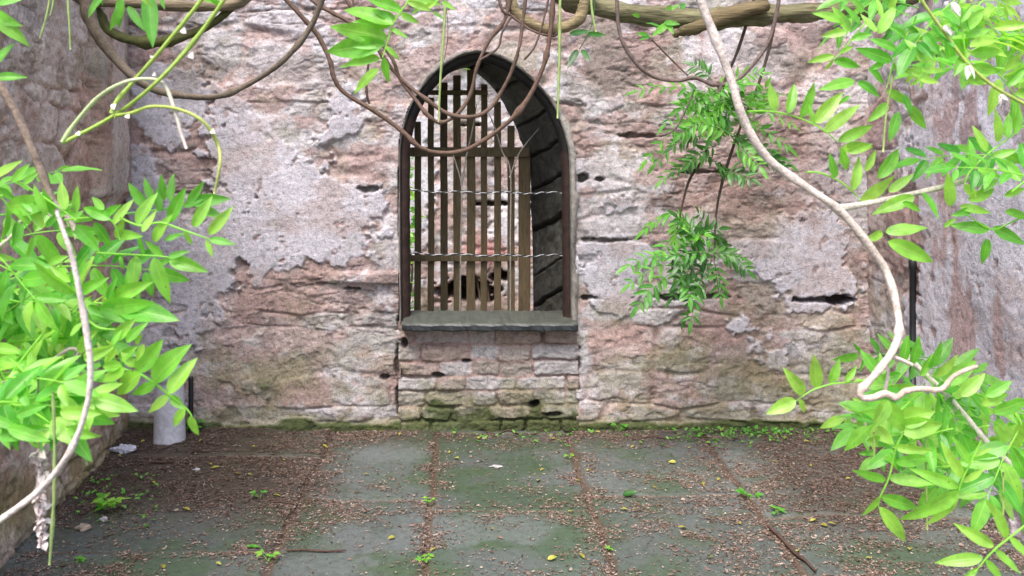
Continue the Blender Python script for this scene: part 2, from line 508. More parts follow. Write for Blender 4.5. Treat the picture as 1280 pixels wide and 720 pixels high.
# old weather stains and a browner, redder area of stone
stn = blobs(U, V, bpx([(770, 85, 55, 40, .8), (1000, 60, 90, 45, .8), (370, 85, 80, 45, .6), (235, 90, 45, 45, .8), (735, 40, 60, 30, .6), (470, 320, 35, 50, .5)])) + (fbm(U * 4, V * 4, 301, 5, .6) - .5) * 1.1
C = mix(C, (.24, .21, .19), sstep(.38, .75, stn) * .62)
brn = blobs(U, V, bpx([(980, 190, 120, 110, .9), (830, 150, 90, 70, .6), (250, 450, 60, 60, .3)])) + (fbm(U * 5, V * 6, 302, 5, .6) - .5) * .9
C = mix(C, (.30, .20, .175), sstep(.35, .75, brn) * .6)
# projecting stone course left of the window, and a recess for the infill below the sill
k = WALL_Y / FPX
x0, z0 = XZ(455, 347)
led = np.exp(-((U - x0) / (60 * k)) ** 4) * sstep(-9 * k, -5 * k, -(V - z0 + .012 * (fbm(U * 6, V * 0, 3, 3) - .5)) * -1) * sstep(-9 * k, -4 * k, -(V - z0))
H = H * .78 + led * .03
# slow bulges of the old wall
H += (fbm(U * .9, V * .9, 77, 3) - .5) * .05
ix0, iz1 = XZ(500, 404); ix1, _z = XZ(722, 404)
rec = sstep(ix0 - .006, ix0 + .008, U) * (1 - sstep(ix1 - .008, ix1 + .006, U)) * (1 - sstep(iz1 - .01, iz1 + .01, V))
Hi = H.copy()
outl = np.concatenate([ARCH, [[ARCH[-1, 0], .55], [ARCH[0, 0], .55]]])
cu, cv = (U[:-1, :-1] + st / 2), (V[:-1, :-1] + st / 2)
grow = np.concatenate([ARCH + ANRM * .012, [[ARCH[-1, 0] + .01, .60], [ARCH[0, 0] - .01, .60]]])
hole = inside(cu, cv, grow)
infill = (cu > ix0 + .004) & (cu < ix1 - .004) & (cv < iz1 - .02)
wall = grid_mesh('stone_wall', U, V, H, C, lambda u, v, h: (u, WALL_Y - h, v), M['masonry'], keep=~(hole | infill), back=.62)
tag(wall, 'rubble back wall with flaking plaster round the arched window', 'wall')

# infill masonry under the sill: courses of small squared stones
st2 = .005
U2, V2 = np.meshgrid(np.arange(ix0 - .01, ix1 + .01, st2), np.arange(-.03, iz1 + .01, st2))
kz = lambda py: EYE - (py - HY) * k
band = np.array(sorted([kz(p) for p in (402, 432, 452, 471, 489, 508, 526, 545)]))
rs = np.random.default_rng(5)
wv = V2 + .022 * (fbm(U2 * 5, V2 * 6, 90, 5, .6) - .5) * 2
wu = U2 + .035 * (fbm(U2 * 6, V2 * 6, 91, 5, .6) - .5) * 2
ri = np.clip(np.searchsorted(band, wv) - 1, 0, len(band) - 2)
dv = np.minimum(wv - band[ri], band[ri + 1] - wv)
du = np.zeros_like(U2); sid = np.zeros(U2.shape, np.int64)
for i in range(len(band) - 1):
    xs, x = [], ix0 - .02 - rs.uniform(0, .1)
    while x < ix1 + .3: xs.append(x); x += rs.uniform(.12, .30)
    xs = np.array(xs); q = ri == i
    ci = np.clip(np.searchsorted(xs, wu[q]) - 1, 0, len(xs) - 2)
    du[q] = np.minimum(wu[q] - xs[ci], xs[ci + 1] - wu[q]); sid[q] = i * 31 + ci
d = np.minimum(du, dv); d = np.minimum(d, .02 - np.hypot(np.maximum(.02 - du, 0), np.maximum(.02 - dv, 0)))
r1, r2 = _hash(sid, sid + 7, 3), _hash(sid * 3, sid, 8)
body = sstep(0, 1, (d + .004 * (fbm(U2 * 20, V2 * 20, 92, 3) - .5)) / (.006 + .014 * fbm(U2 * 6, V2 * 6, 93, 3)))
fi = fbm(U2 * 24, V2 * 30, 94, 4, .6)
H2 = (body - 1) * (.006 + .022 * sstep(.4, .65, fbm(U2 * 5, V2 * 6, 99, 4))) + (r1 - .5) * .018 * body + (fi - .5) * .014 + (fbm(U2 * 9, V2 * 14, 95, 5, .6) - .5) * .034
c2 = np.zeros(U2.shape + (3,)) + (.41, .355, .325)
c2 = mix(c2, (.55, .52, .54), sstep(.3, .8, r2) * .8)
c2 = mix(c2, (.40, .29, .25), sstep(.6, .75, r1) * .6)
c2 = mix(c2, (.40, .26, .235), (1 - body) * .8)
c2 = mix(c2, (.30, .21, .18), sstep(kz(440), kz(425), V2) * .6)  # shadow under the sill put into the colour of the top course
mn = .75 * np.exp(-((V2 - .0) / .10) ** 2) + .45 * np.exp(-((V2 - .17) / .14) ** 2) + (fbm(U2 * 7, V2 * 8, 96, 5) - .5) * .9
c2 = mix(c2, (.215, .215, .11), sstep(.1, .6, mn) * .65); c2 = mix(c2, C_MOSS, sstep(.58, .75, mn) * .85)
c2 *= (.82 + .3 * fbm(U2 * 4, V2 * 4, 97, 4))[..., None]
for (px, py, rx, ry, dep) in [(668, 507, 9, 7, .09), (583, 452, 10, 4, .04), (690, 519, 14, 4, .04), (548, 470, 8, 4, .03), (505, 430, 5, 8, .04)]:
    x, z = XZ(px, py); q = np.hypot((U2 - x) / (rx * k), (V2 - z) / (ry * k)) + (fbm(U2 * 16, V2 * 16, 98, 3) - .5)
    kk = 1 - sstep(.6, 1.05, q); H2 -= kk * dep; c2 = mix(c2, (.04, .03, .025), kk * .9)
grid_mesh('infill', U2, V2, H2 - .012, np.clip(c2, .01, .8), lambda u, v, h: (u, WALL_Y - h, v), M['masonry'], parent=wall)

# rounded mortar surround of the arch
n = len(ARCH)
prof = [(-.004, .10), (-.006, .03), (-.004, .004), (.006, -.008), (.018, -.010), (.030, -.004), (.042, .03)]
vs, fs, cs = [], [], []
for i in range(n):
    for j, (o, y) in enumerate(prof):
        w = 1 + .9 * (float(fbm(np.array([i * .11]), np.array([j * .35]), 17, 4)[0]) - .5) * 2 + random.uniform(-.18, .18)
        oo = o * (w if j > 2 else 1) * (.2 if i < 58 else .55 if i < 98 else 1.0)
        p = ARCH[i] + ANRM[i] * oo
        vs.append((p[0], WALL_Y + y + random.uniform(-.005, .005) + .02 * (float(fbm(np.array([i * .2]), np.array([j * .5]), 19, 3)[0]) - .5), p[1]))
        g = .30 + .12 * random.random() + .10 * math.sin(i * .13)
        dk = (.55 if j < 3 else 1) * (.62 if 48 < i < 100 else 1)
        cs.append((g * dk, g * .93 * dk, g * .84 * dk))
m = len(prof)
for i in range(n - 1):
    for j in range(m - 1):
        fs.append((i * m + j, i * m + j + 1, (i + 1) * m + j + 1, (i + 1) * m + j))
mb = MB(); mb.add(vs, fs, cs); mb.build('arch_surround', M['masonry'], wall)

# splayed stone reveal running back through the wall
nd, nr = 40, 700
S0, S1 = np.linspace(0, 1, n), np.linspace(0, 1, nr)
FR_ = np.stack([np.interp(S1, S0, ARCH[:, q]) for q in (0, 1)], -1)
BK_ = np.stack([np.interp(S1, S0, BACKARCH[:, q]) for q in (0, 1)], -1)
NR_ = np.stack([np.interp(S1, S0, ANRM[:, q]) for q in (0, 1)], -1)
AL = np.concatenate([[0], np.cumsum(np.linalg.norm(np.diff(FR_, axis=0), axis=1))])
jl = np.cumsum(np.random.default_rng(4).uniform(.13, .24, 30))
blk = np.searchsorted(jl, AL)
TT, II = np.meshgrid(np.linspace(0, 1, nd), np.arange(nr))
A2 = AL[:, None] + .025 * (fbm(TT * 4, AL[:, None] * 3 + TT * 0, 401, 3) - .5) + .05 * (TT - .5)
dj = np.min(np.abs(A2[..., None] - jl), -1)
b2 = np.searchsorted(jl, A2.ravel()).reshape(A2.shape)
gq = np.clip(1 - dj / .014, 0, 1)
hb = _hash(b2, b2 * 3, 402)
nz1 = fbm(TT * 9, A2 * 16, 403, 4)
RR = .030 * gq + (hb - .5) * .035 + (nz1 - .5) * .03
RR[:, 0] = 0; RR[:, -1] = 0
KK = (.05 + .06 * hb) * (1 + 1.1 * np.exp(-((AL[:, None] / AL[-1] - .60) / .10) ** 2)) * (1 - .8 * gq) * (.6 + .8 * nz1)  # upper arch blocks painted lighter: fall of light in the passage put into the tone
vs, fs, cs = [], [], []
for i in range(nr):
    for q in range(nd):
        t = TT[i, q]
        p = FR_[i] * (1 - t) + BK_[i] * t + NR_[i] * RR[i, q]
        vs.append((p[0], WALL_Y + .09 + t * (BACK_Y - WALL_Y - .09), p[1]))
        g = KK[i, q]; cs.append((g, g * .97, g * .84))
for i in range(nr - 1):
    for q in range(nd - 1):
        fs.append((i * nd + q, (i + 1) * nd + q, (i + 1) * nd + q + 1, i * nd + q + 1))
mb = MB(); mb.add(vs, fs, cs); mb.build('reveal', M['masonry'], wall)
# rear face of the wall round the passage
vs, fs = [], []
big = []
for i in range(n):
    p = BACKARCH[i]; vs.append((p[0], BACK_Y, p[1]))
    dirv = p - np.array([-.27, 1.1]); dirv /= np.linalg.norm(dirv)
    q = p + dirv * 2.2
    vs.append((float(np.clip(q[0], -2.3, 2.1)), BACK_Y + .004, float(np.clip(q[1], -.02, 2.9))))
for i in range(n - 1): fs.append((2 * i, 2 * i + 1, 2 * i + 3, 2 * i + 2))
mb = MB(); mb.add(vs, fs, (.34, .28, .25)); mb.build('rear_face', M['masonry'], wall)

# slate sill
sl = MB()
zb = EYE - (392 - HY) / FPX * 4.90; zf = EYE - (404.5 - HY) / FPX * 4.72
xl, xr = (502 - HX) / FPX * 4.72, (723 - HX) / FPX * 4.72
nx, rowsp = 60, None
sec = [(4.99, zb), (4.90, zb), (4.80, zb - .014), (4.735, zf + .003), (4.722, zf - .003), (4.716, zf - .012), (4.717, zf - .034), (4.724, zf - .043), (4.80, zf - .045), (4.99, zf - .045)]
vs, fs, cs = [], [], []
for i in range(nx + 1):
    x = xl + (xr - xl) * i / nx
    e = .014 * max(0, 1 - min(i, nx - i) / 1.5)
    for j, (y, z) in enumerate(sec):
        w = random.uniform(-.0022, .0022) + .002 * math.sin(i * .6 + j)
        vs.append((x, y + w + (e if 2 < j < 8 else 0), z + w * .8))
        g = random.uniform(.8, 1.15)
        top = j < 5
        cs.append((.088 * g, .096 * g, .080 * g) if top else (.036 * g, .041 * g, .046 * g))
m = len(sec)
for i in range(nx):
    for j in range(m):
        fs.append((i * m + j, (i + 1) * m + j, (i + 1) * m + (j + 1) % m, i * m + (j + 1) % m))
fs.append(tuple(range(m))); fs.append(tuple(range(nx * m, nx * m + m))[::-1])
sl.add(vs, fs, cs); sl.build('window_sill', M['slate'], wall, smooth=False)

# ------------------------------------------------------------------ iron frame with twisted bars
fr = empty('window_frame', (ARCH[:, 0].mean(), 4.86, .62))
tag(fr, 'dark rusted arched iron frame set in the stone window opening', 'window frame')
vs, fs, cs = [], [], []
prof = [(-.044, .050), (-.044, .100), (.004, .100), (.004, .030), (-.014, .022)]
for i in range(n):
    for j, (o, y) in enumerate(prof):
        p = ARCH[i] + ANRM[i] * (o + .0015 * math.sin(i * .8))
        vs.append((p[0], WALL_Y + y, p[1]))
        g = random.uniform(.6, 1.3)
        cs.append((.045 * g, .024 * g, .019 * g) if (i < 50 or i > 108) else (.016 * g, .014 * g, .013 * g))
m = 5
for i in range(n - 1):
    for j in range(m):
        fs.append((i * m + j, i * m + (j + 1) % m, (i + 1) * m + (j + 1) % m, (i + 1) * m + j))
fs.append((0, 1, 2, 3, 4)); fs.append(tuple(range((n - 1) * m, n * m))[::-1])
mb = MB(); mb.add(vs, fs, cs); mb.build('arch_frame', M['iron'], fr)
for py in (238, 316):
    b = MB(); zz = EYE - (py - HY) / FPX * 4.9
    a0, a1 = ARCH[0, 0] + .005, ARCH[-1, 0] - .005
    for ph, cw in ((0, (.42, .42, .44)), (math.pi, (.015, .015, .015))):  # pale strand paints the glints along the bar, near-black strand sets them off
        pts = []
        for q in range(150):
            t = q / 149; th = t * 2 * math.pi * 13 + ph + 1.6 * math.sin(t * 9)
            sag = -.006 * math.sin(math.pi * t)
            pts.append((a0 + (a1 - a0) * t, 4.885 + .0033 * math.sin(th), zz + sag + .0033 * math.cos(th) - .012 * t + .004 * math.sin(t * 23)))
        b.tube(pts, .0031, n=6, sub=1, c=cw)
    b.build('twisted_bar', M['wire'], fr)

# ------------------------------------------------------------------ timber gate behind the opening
GY = 5.40
gx = lambda px: (px - HX) / FPX * GY
gz = lambda py: EYE - (py - HY) / FPX * GY
gate = empty('slatted_gate', (gx(588), GY, 0))
tag(gate, 'weathered timber gate of upright slats stepping down behind the window', 'gate')
for (px, w, top, dy) in [(521, 8.5, 152, 0), (537.5, 8.5, 122, .002), (554, 8.5, 103, 0), (571, 8.5, 94, .003), (588, 11, 87, .001), (605, 8.5, 105, 0), (621, 8.5, 127, .002), (639, 8.5, 157, 0)]:
    b = MB(); g = random.uniform(.55, 1.35); px += random.uniform(-1, 1); w *= random.uniform(.85, 1.12)
    b.box((gx(px - w / 2), GY + dy, .012), (gx(px + w / 2), GY + .026 + dy, gz(top)), .003, .0022, (.165 * g, .122 * g, .068 * g), seg=8)
    b.build('slat', M['wood'], gate, smooth=False)
b = MB(); b.box((gx(648), GY, .01), (gx(663), GY + .06, gz(192)), .004, .001, (.17, .125, .07), seg=8); b.build('gate_post', M['wood'], gate, smooth=False)
for (a, c, t, bt) in [(536, 610, 113, 119), (509, 662, 184, 196), (510, 647, 318.5, 326)]:
    b = MB(); b.box((gx(a), GY - .031, gz(bt)), (gx(c), GY - .003, gz(t)), .003, 0, (.155, .118, .066)); b.build('rail', M['wood'], gate, smooth=False)

# dead stems standing inside the passage
def px_path(lst, Y, wob=.0):
    out = []
    for i, p in enumerate(lst):
        yy = p[2] if len(p) > 2 else Y
        out.append(at(p[0], p[1], yy + (random.uniform(-wob, wob) if wob else 0)))
    return out


GREYSTEM = (.34, .31, .27)
for i, (paths, lab) in enumerate([
    ([[(575, 560), (575, 400), (576, 300), (577, 235), (570, 205), (565, 190)], [(577, 235), (582, 200), (590, 165), (596, 130)]], 'pale dead stem forking behind the middle gate slats'),
    ([[(638, 560), (638, 400), (638, 300), (638, 215), (628, 190), (618, 158), (610, 140)], [(637, 222), (650, 190), (674, 160)]], 'pale dead stem leaning to the dark stone reveal')]):
    b = MB()
    for p in paths: b.tube(px_path(p, 5.1), [.0045] * (len(p) - 1) + [.002], n=6, c=GREYSTEM)
    tag(b.build('dead_stem', M['bark']), lab, 'stem')

# ------------------------------------------------------------------ side walls
LX0, LX1, LY0, LY1 = -1.65, -2.15, 1.3, 4.92
ln = math.hypot(LX1 - LX0, LY1 - LY0); lu = ((LX1 - LX0) / ln, (LY1 - LY0) / ln)
st = .009
U, V = np.meshgrid(np.arange(0, ln, st), np.arange(-.03, 2.95, st))
W = lambda px, py, X=-2.0: None
pl = blobs(U, V, [(ln - .32, 1.7, .12, .7, 1.05), (ln - .9, 2.0, .2, .5, .35), (ln - 1.5, 1.2, .3, .3, .35)])
ms = blobs(U, V, [(ln - .7, .0, .9, .16, .7), (ln - 1.5, .1, .6, .3, .5)])
H, C = masonry(U, V, 37, pl, ms, dict(sx=.26, sz=.17), tone=1.12, redness=.4, rough=1.0, joint=1.1)
pier = sstep(ln - .60, ln - .57, U + .02 * (fbm(U * 0, V * 5, 135, 4) - .5)) * (1 - sstep(ln - .13, ln - .11, U)) * sstep(1.25, 1.32, V + .1 * (fbm(U * 6, V * 0, 136, 3) - .5))
H = H * (1 - pier) + (.055 + H * .35) * pier
C = mix(C, (.40, .41, .42), pier * .7 * sstep(.3, .6, fbm(U * 9, V * 3, 137, 4)))
C = C * np.array([1.0, .90, .75]); H += (fbm(U * 1.1, V * .8, 131, 3) - .5) * .06 + .05 * np.exp(-(V / .25) ** 2)
lw = grid_mesh('side_wall', U, V, H, C, lambda u, v, h: (LX0 + lu[0] * u + lu[1] * h, LY0 + lu[1] * u - lu[0] * h, v), M['masonry'], back=.4)
tag(lw, 'brown rough stone side wall on the left, behind the foliage', 'wall')

RX0, RX1, RY0, RY1 = 1.93, 2.12, 4.92, 1.3
rn = math.hypot(RX1 - RX0, RY1 - RY0); ru = ((RX1 - RX0) / rn, (RY1 - RY0) / rn)
U, V = np.meshgrid(np.arange(0, rn, st), np.arange(-.03, 2.95, st))
pl = blobs(U, V, [(1.35, 1.1, .9, 1.8, .92), (1.0, 1.9, .5, .6, .7), (.9, .5, .3, .5, .62)])
ms = blobs(U, V, [(.4, 0, .5, .12, .8), (.2, .4, .2, .3, .4)])
H, C = masonry(U, V, 58, pl, ms, dict(sx=.26, sz=.16), redness=.7, joint=.6, rough=.6)
C = mix(C, (.40, .26, .24), sstep(.54, .64, fbm(U * 9, V * 2.6, 152, 5, .6)) * .75); H += (fbm(U * 1.1, V * .8, 151, 3) - .5) * .05
rw = grid_mesh('side_wall', U, V, H, C, lambda u, v, h: (RX0 + ru[0] * u + ru[1] * h, RY0 + ru[1] * u - ru[0] * h, v), M['masonry'], back=.4)
tag(rw, 'right side wall with streaks of pale lilac plaster over red stone', 'wall')

# ------------------------------------------------------------------ the place beyond the window
st = .014
U, V = np.meshgrid(np.arange(-3.4, 1.9, st), np.arange(-.03, 2.35, st))
pl = blobs(U, V, [(-1.0, 1.3, .35, 1.0, .75), (-.1, 1.1, .3, .9, .55), (-.6, 1.9, .3, .3, .3)])
ms = blobs(U, V, [(-.4, .1, .6, .2, .4)])
H, C = masonry(U, V, 71, pl, ms, dict(sx=.36, sz=.18), tone=1.15, redness=.8, rough=1.0, hn=.9,
               holes=[(-.40, .26, .30, .13, .5), (-.12, .40, .10, .06, .3), (-.36, 1.78, .12, .02, .1), (-.2, 1.06, .20, .025, .15)])
C = mix(C, (.22, .17, .15), np.exp(-((U + .26) / .26) ** 4) * (1 - sstep(1.75, 2.0, V)) * .75 * sstep(.35, .5, fbm(U * 3, V * 3, 76, 4)))
C = mix(C, (.62, .25, .25), np.exp(-((U + .22) / .34) ** 2 - ((V - .62) / .12) ** 2) * .8 * sstep(.3, .5, fbm(U * 6, V * 6, 75, 4)))
fw = grid_mesh('stone_wall', U, V, H, C, lambda u, v, h: (u, 8.0 - h, v), M['masonry'], back=.4)
tag(fw, 'sunlit pinkish ruined wall seen between the gate slats', 'wall')

# ------------------------------------------------------------------ ground
gm, nt, b = newmat('bare_earth')
tc = N(nt, 'ShaderNodeTexCoord'); nz = N(nt, 'ShaderNodeTexNoise'); nz.inputs['Scale'].default_value = 3; nz.inputs['Detail'].default_value = 8
nt.links.new(tc.outputs['Object'], nz.inputs['Vector'])
nt.links.new(ramp(nt, nz.outputs[0], [(.3, (.06, .05, .035)), (.55, (.10, .085, .05)), (.75, (.09, .12, .04))]), b.inputs['Base Color']); b.inputs['Roughness'].default_value = .95
mb = MB(); mb.add([(-250, -250, -.05), (250, -250, -.05), (250, 250, -.05), (-250, 250, -.05)], [(0, 1, 2, 3)])
tag(mb.build('ground', gm), 'bare earth ground reaching to the horizon', None, None, 'structure')

st = .010
U, V = np.meshgrid(np.arange(-2.35, 2.35, st), np.arange(.3, 4.95, st))
jx = lambda y: [(-.97 + (4.8 - y) * .045), (-.406 + (4.8 - y) * .055), (.297 + (4.8 - y) * .048), (1.025 + (4.8 - y) * .027), -1.65, 1.75]
ycut = {0: 3.37, 1: 3.87, 2: 3.76, 3: 3.93, 4: 3.68, -1: 3.37}
wuu = U + .014 * (fbm(U * 5, V * 5, 201, 4) - .5) * 2
wvv = V + .014 * (fbm(U * 5, V * 5, 202, 4) - .5) * 2
J = jx(V)
dl = np.full(U.shape, 9.0)
for q in range(4): dl = np.minimum(dl, np.abs(wuu - J[q]))
bay = np.zeros(U.shape, int)
for q in range(4): bay += (wuu > J[q]).astype(int)
dt = np.full(U.shape, 9.0); sid = bay * 10
for bnum, y0 in ((0, 3.37), (1, 3.87), (2, 3.76), (3, 3.93), (4, 3.68)):
    for e in range(-3, 3):
        yy = y0 - e * 1.02
        kk = bay == bnum
        dt = np.where(kk, np.minimum(dt, np.abs(wvv - yy)), dt)
        sid = np.where(kk & (wvv > yy), sid + 1, sid)
dj = np.minimum(dl, dt + .009)
rs_ = _hash(sid, sid + 3, 301)
gap = 1 - sstep(.006, .022 + .012 * fbm(U * 6, V * 6, 205, 2), dj)
H = (rs_ - .5) * .010 - gap * .014 + (fbm(U * 3, V * 3, 206, 4) - .5) * .008
leftsoil = sstep(-.75, -1.35, U + (fbm(U * 2, V * 2, 207, 4) - .5) * .7) * sstep(3.45, 3.95, V + (fbm(U * 2, V * 2, 208, 4) - .5) * .5)
rightsoil = sstep(1.0, 1.45, U + (fbm(U * 2, V * 2, 209, 4) - .5) * .8) * sstep(3.3, 4.0, V + (fbm(U * 2.5, V * 2.5, 215, 4) - .5) * .9)
backsoil = sstep(4.45, 4.78, V + (fbm(U * 3, V * 3, 210, 4) - .5) * .35) * (1 - .8 * np.exp(-((U + .05) / .35) ** 2))
soil = np.clip(np.maximum(np.maximum(leftsoil, rightsoil * .75), backsoil * .8), 0, 1)
c = np.zeros(U.shape + (3,)) + (.112, .132, .122)
c = mix(c, (.068, .112, .062), sstep(.40, .64, fbm(U * 2.2, V * 2.2, 211, 5)) * .85)
c = mix(c, (.165, .185, .185), sstep(.50, .70, fbm(U * 3.1, V * 3.1, 212, 5)) * .6)
c *= (.75 + .35 * rs_)[..., None]
c = mix(c, (.05, .085, .025), sstep(.60, .72, fbm(U * 9, V * 9, 213, 4)) * .35)
c = mix(c, (.10, .065, .045), gap * .9)
c = mix(c, (.055, .040, .030), soil * .9)
H += soil * (.010 + .02 * fbm(U * 9, V * 9, 214, 4))
FH, FU, FV = H, U, V
paving = grid_mesh('paving', U, V, H, np.clip(c, .01, .6), lambda u, v, h: (u, v, h), M['ground'])
tag(paving, 'grey green worn stone paving slabs of the courtyard', None, None, 'structure')


def floor_z(x, y):
    i = int(np.clip((x + 2.35) / .010, 0, FU.shape[1] - 1)); j = int(np.clip((y - .3) / .010, 0, FU.shape[0] - 1))
    return float(FH[j, i])


# dry blossom litter: far too many scraps to count
NL = 380000
lx, ly = rng.uniform(-2.1, 2.1, NL), rng.uniform(2.4, 4.78, NL)
ii = np.clip(((lx + 2.35) / .010).astype(int), 0, FU.shape[1] - 1); jj = np.clip(((ly - .3) / .010).astype(int), 0, FU.shape[0] - 1)
dens = .05 + .62 * np.exp(-(dl[jj, ii] / .07) ** 2) + .15 * np.exp(-(dt[jj, ii] / .05) ** 2) + .55 * soil[jj, ii]
patch = sstep(.40, .66, fbm(lx * 2.6, ly * 3.2, 220, 5, .6))
dens = dens + .42 * patch + .35 * sstep(.5, 1.1, lx) * sstep(.35, .6, fbm(lx * 3, ly * 4, 221, 4)) + .30 * sstep(-.4, -1.1, lx) * patch
dens *= .1 + 1.5 * sstep(.3, .7, fbm(lx * 7, ly * 12, 222, 5, .65))
keep = rng.uniform(0, 1, NL) < dens * .78
lx, ly, ii, jj = lx[keep], ly[keep], ii[keep], jj[keep]
nL = len(lx)
lz = FH[jj, ii] + rng.uniform(.002, .005, nL)
th = rng.uniform(0, 2 * np.pi, nL); L = np.clip(.0035 * np.exp(rng.normal(0, .45, nL)), .0018, .016); Wd = L * rng.uniform(.3, .75, nL); bend = rng.uniform(.0, .003, nL)
ax, ay = np.cos(th), np.sin(th)
P = np.zeros((nL, 6, 3))
for j, (a, s_) in enumerate(((-1, -.4), (-1, .4), (0, 1), (1, .35), (1, -.35), (0, -1))):
    P[:, j, 0] = lx + ax * L * a - ay * Wd * s_
    P[:, j, 1] = ly + ay * L * a + ax * Wd * s_
    P[:, j, 2] = lz + bend * (a != 0) * rng.uniform(.3, 1.4, nL) + (s_ > 0) * bend * .4
idx = np.arange(nL)[:, None] * 6
F = np.concatenate([idx + [0, 1, 2, 5], idx + [5, 2, 3, 4]])
pal = np.array([(.25, .17, .14), (.32, .235, .20), (.18, .11, .085), (.42, .35, .29), (.10, .065, .045), (.27, .18, .155), (.14, .10, .06)])
pc = pal[rng.integers(0, len(pal), nL)] * rng.uniform(.7, 1.15, (nL, 1))
pc *= (1 - .55 * leftsoil[jj, ii] * rng.uniform(.5, 1, nL))[:, None] * (1 - .35 * rightsoil[jj, ii])[:, None]
me = bpy.data.meshes.new('fallen_blossom')
me.vertices.add(nL * 6); me.vertices.foreach_set('co', P.astype(np.float32).ravel())
me.loops.add(F.size); me.loops.foreach_set('vertex_index', F.astype(np.int32).ravel())
me.polygons.add(len(F)); me.polygons.foreach_set('loop_start', np.arange(0, F.size, 4, dtype=np.int32)); me.polygons.foreach_set('loop_total', np.full(len(F), 4, dtype=np.int32))
me.update(calc_edges=True)
a = me.color_attributes.new('tint', 'FLOAT_COLOR', 'POINT')
cc = np.ones((nL, 6, 4), np.float32); cc[:, :, :3] = pc[:, None, :]
a.data.foreach_set('color', cc.ravel())
tag(link('fallen_blossom', me, M['litter'], None, False), 'pinkish brown fallen blossom scraps littering the paving', None, None, 'stuff')

# ------------------------------------------------------------------ leaves
def leaflet(mb, base, tip, normal, wr=.36, curl=.10, fold=.22, rnd=.5, wavy=.012):
    a = tip - base; L = a.length
    if L < 1e-5: return
    a.normalize()
    n_ = (normal - a * normal.dot(a))
    if n_.length < 1e-3: n_ = a.orthogonal()
    n_.normalize(); s = a.cross(n_)
    ts = (0, .05, .13, .25, .38, .52, .66, .79, .90, 1.0)
    vs, fs, cs = [], [], []
    ph = random.random() * 6
    tw = random.uniform(-.35, .35)
    for i, t in enumerate(ts):
        w = (t ** .60) * ((1 - t) ** 1.0) * 2.45 * wr * .5 * L
        if i == 0: w = .008 * L
        if t == 1: w = .003 * L
        ang = tw * t
        ss = s * math.cos(ang) + n_ * math.sin(ang); nn = n_ * math.cos(ang) - s * math.sin(ang)
        ctr = base + a * (t * L) - n_ * (curl * L * (t ** 2)) + n_ * (curl * L * t * .6)
        for q in (-1, -.5, 0, .5, 1):
            wv_ = math.sin(t * 13 + ph + (q > 0) * 2) * wavy * L * abs(q)
            vs.append(ctr + ss * (w * q) + nn * (abs(q) * w * fold + wv_))
            cs.append((t, abs(q), rnd))
    for i in range(len(ts) - 1):
        for q in range(4):
            fs.append((i * 5 + q, i * 5 + q + 1, (i + 1) * 5 + q + 1, (i + 1) * 5 + q))
    mb.add(vs, fs, cs)


CAMV = Vector((0, -1, .25))


def rnorm(spread=.55, bias=CAMV):
    return (bias.normalized() + Vector((random.uniform(-1, 1), random.uniform(-1, 1), random.uniform(-1, 1))) * spread).normalized()


def explicit_spray(name, parent, Y, rachis, leaflets, mat='leaf', wr=.38, r=.0012, dep=.22, rc=(.35, 1.0, .5), tone=(.35, .95), spread=.45):
    """one compound leaf whose leaflets were measured one by one"""
    mb = MB()
    if rachis:
        mb.tube(px_path(rachis, Y), [r * 1.2] * (len(rachis) - 1) + [r * .6], n=5, sub=4, c=(.5, .03, .75))
    for (bx, by, tx, ty) in leaflets:
        L = math.hypot(tx - bx, ty - by) / FPX * Y
        b_ = at(bx, by, Y + random.uniform(-.01, .01)); t_ = at(tx, ty, Y + random.uniform(-dep, dep) * L * 1.3)
        leaflet(mb, b_, t_, rnorm(spread), wr * random.uniform(.9, 1.12), random.uniform(.0, .28), random.uniform(.1, .6), random.uniform(*tone))
    return mb.build(name, M[mat], parent)


def spray(name, parent, base, direction, length, npairs, lf, mat='leaf', droop=.35, wr=.42, up=Vector((0, -.75, .65)), tone=(.1, .9), hang=.25, r=.0011, spread=.6):
    """pinnate compound leaf grown from a base point"""
    mb = MB()
    d = Vector(direction).normalized(); p = Vector(base); pts = [p.copy()]
    nst = 7
    for i in range(nst):
        d = (d + Vector((random.uniform(-.06, .06), random.uniform(-.06, .06), -droop / nst * 1.4))).normalized()
        p = p + d * (length / nst); pts.append(p.copy())
    mb.tube(pts, [r * 1.3] * 3 + [r] * 3 + [r * .6] * 2, n=5, sub=2, c=(.5, .03, .75))
    nrm = rnorm(spread, up)
    def pos(t):
        x = t * nst; i = min(int(x), nst - 1); f = x - i
        return pts[i].lerp(pts[i + 1], f), (pts[i + 1] - pts[i]).normalized()
    tn = random.uniform(*tone)
    for kq in range(npairs):
        t = .22 + .70 * kq / max(npairs - 1, 1)
        q, dd = pos(t)
        nn = (nrm - dd * nrm.dot(dd)).normalized(); s = dd.cross(nn)
        sz = lf * (.72 + .45 * math.sin(math.pi * min(1, .25 + .7 * t))) * random.uniform(.85, 1.12)
        for sg in (-1, 1):
            if random.random() < .05: continue
            ang = math.radians(random.uniform(42, 68))
            v = dd * math.cos(ang) + s * sg * math.sin(ang) + Vector((0, 0, -hang * random.uniform(.4, 1.5))) + nn * random.uniform(-.2, .25)
            v.normalize()
            leaflet(mb, q + v * .004, q + v * sz, (nn + Vector((random.uniform(-.6, .6), random.uniform(-.6, .6), random.uniform(-.3, .6)))).normalized(),
                    wr * random.uniform(.85, 1.12), random.uniform(.0, .3), random.uniform(.1, .6), min(1, max(0, tn + random.uniform(-.34, .34))))
    q, dd = pos(1.0)
    leaflet(mb, q, q + (dd + Vector((0, 0, -hang * .5))).normalized() * lf * 1.1, nrm, wr, .12, .2, min(1, tn + .1))
    return mb.build(name, M[mat], parent)


def root_at(name, px, py, Y):
    return empty(name, at(px, py, Y))


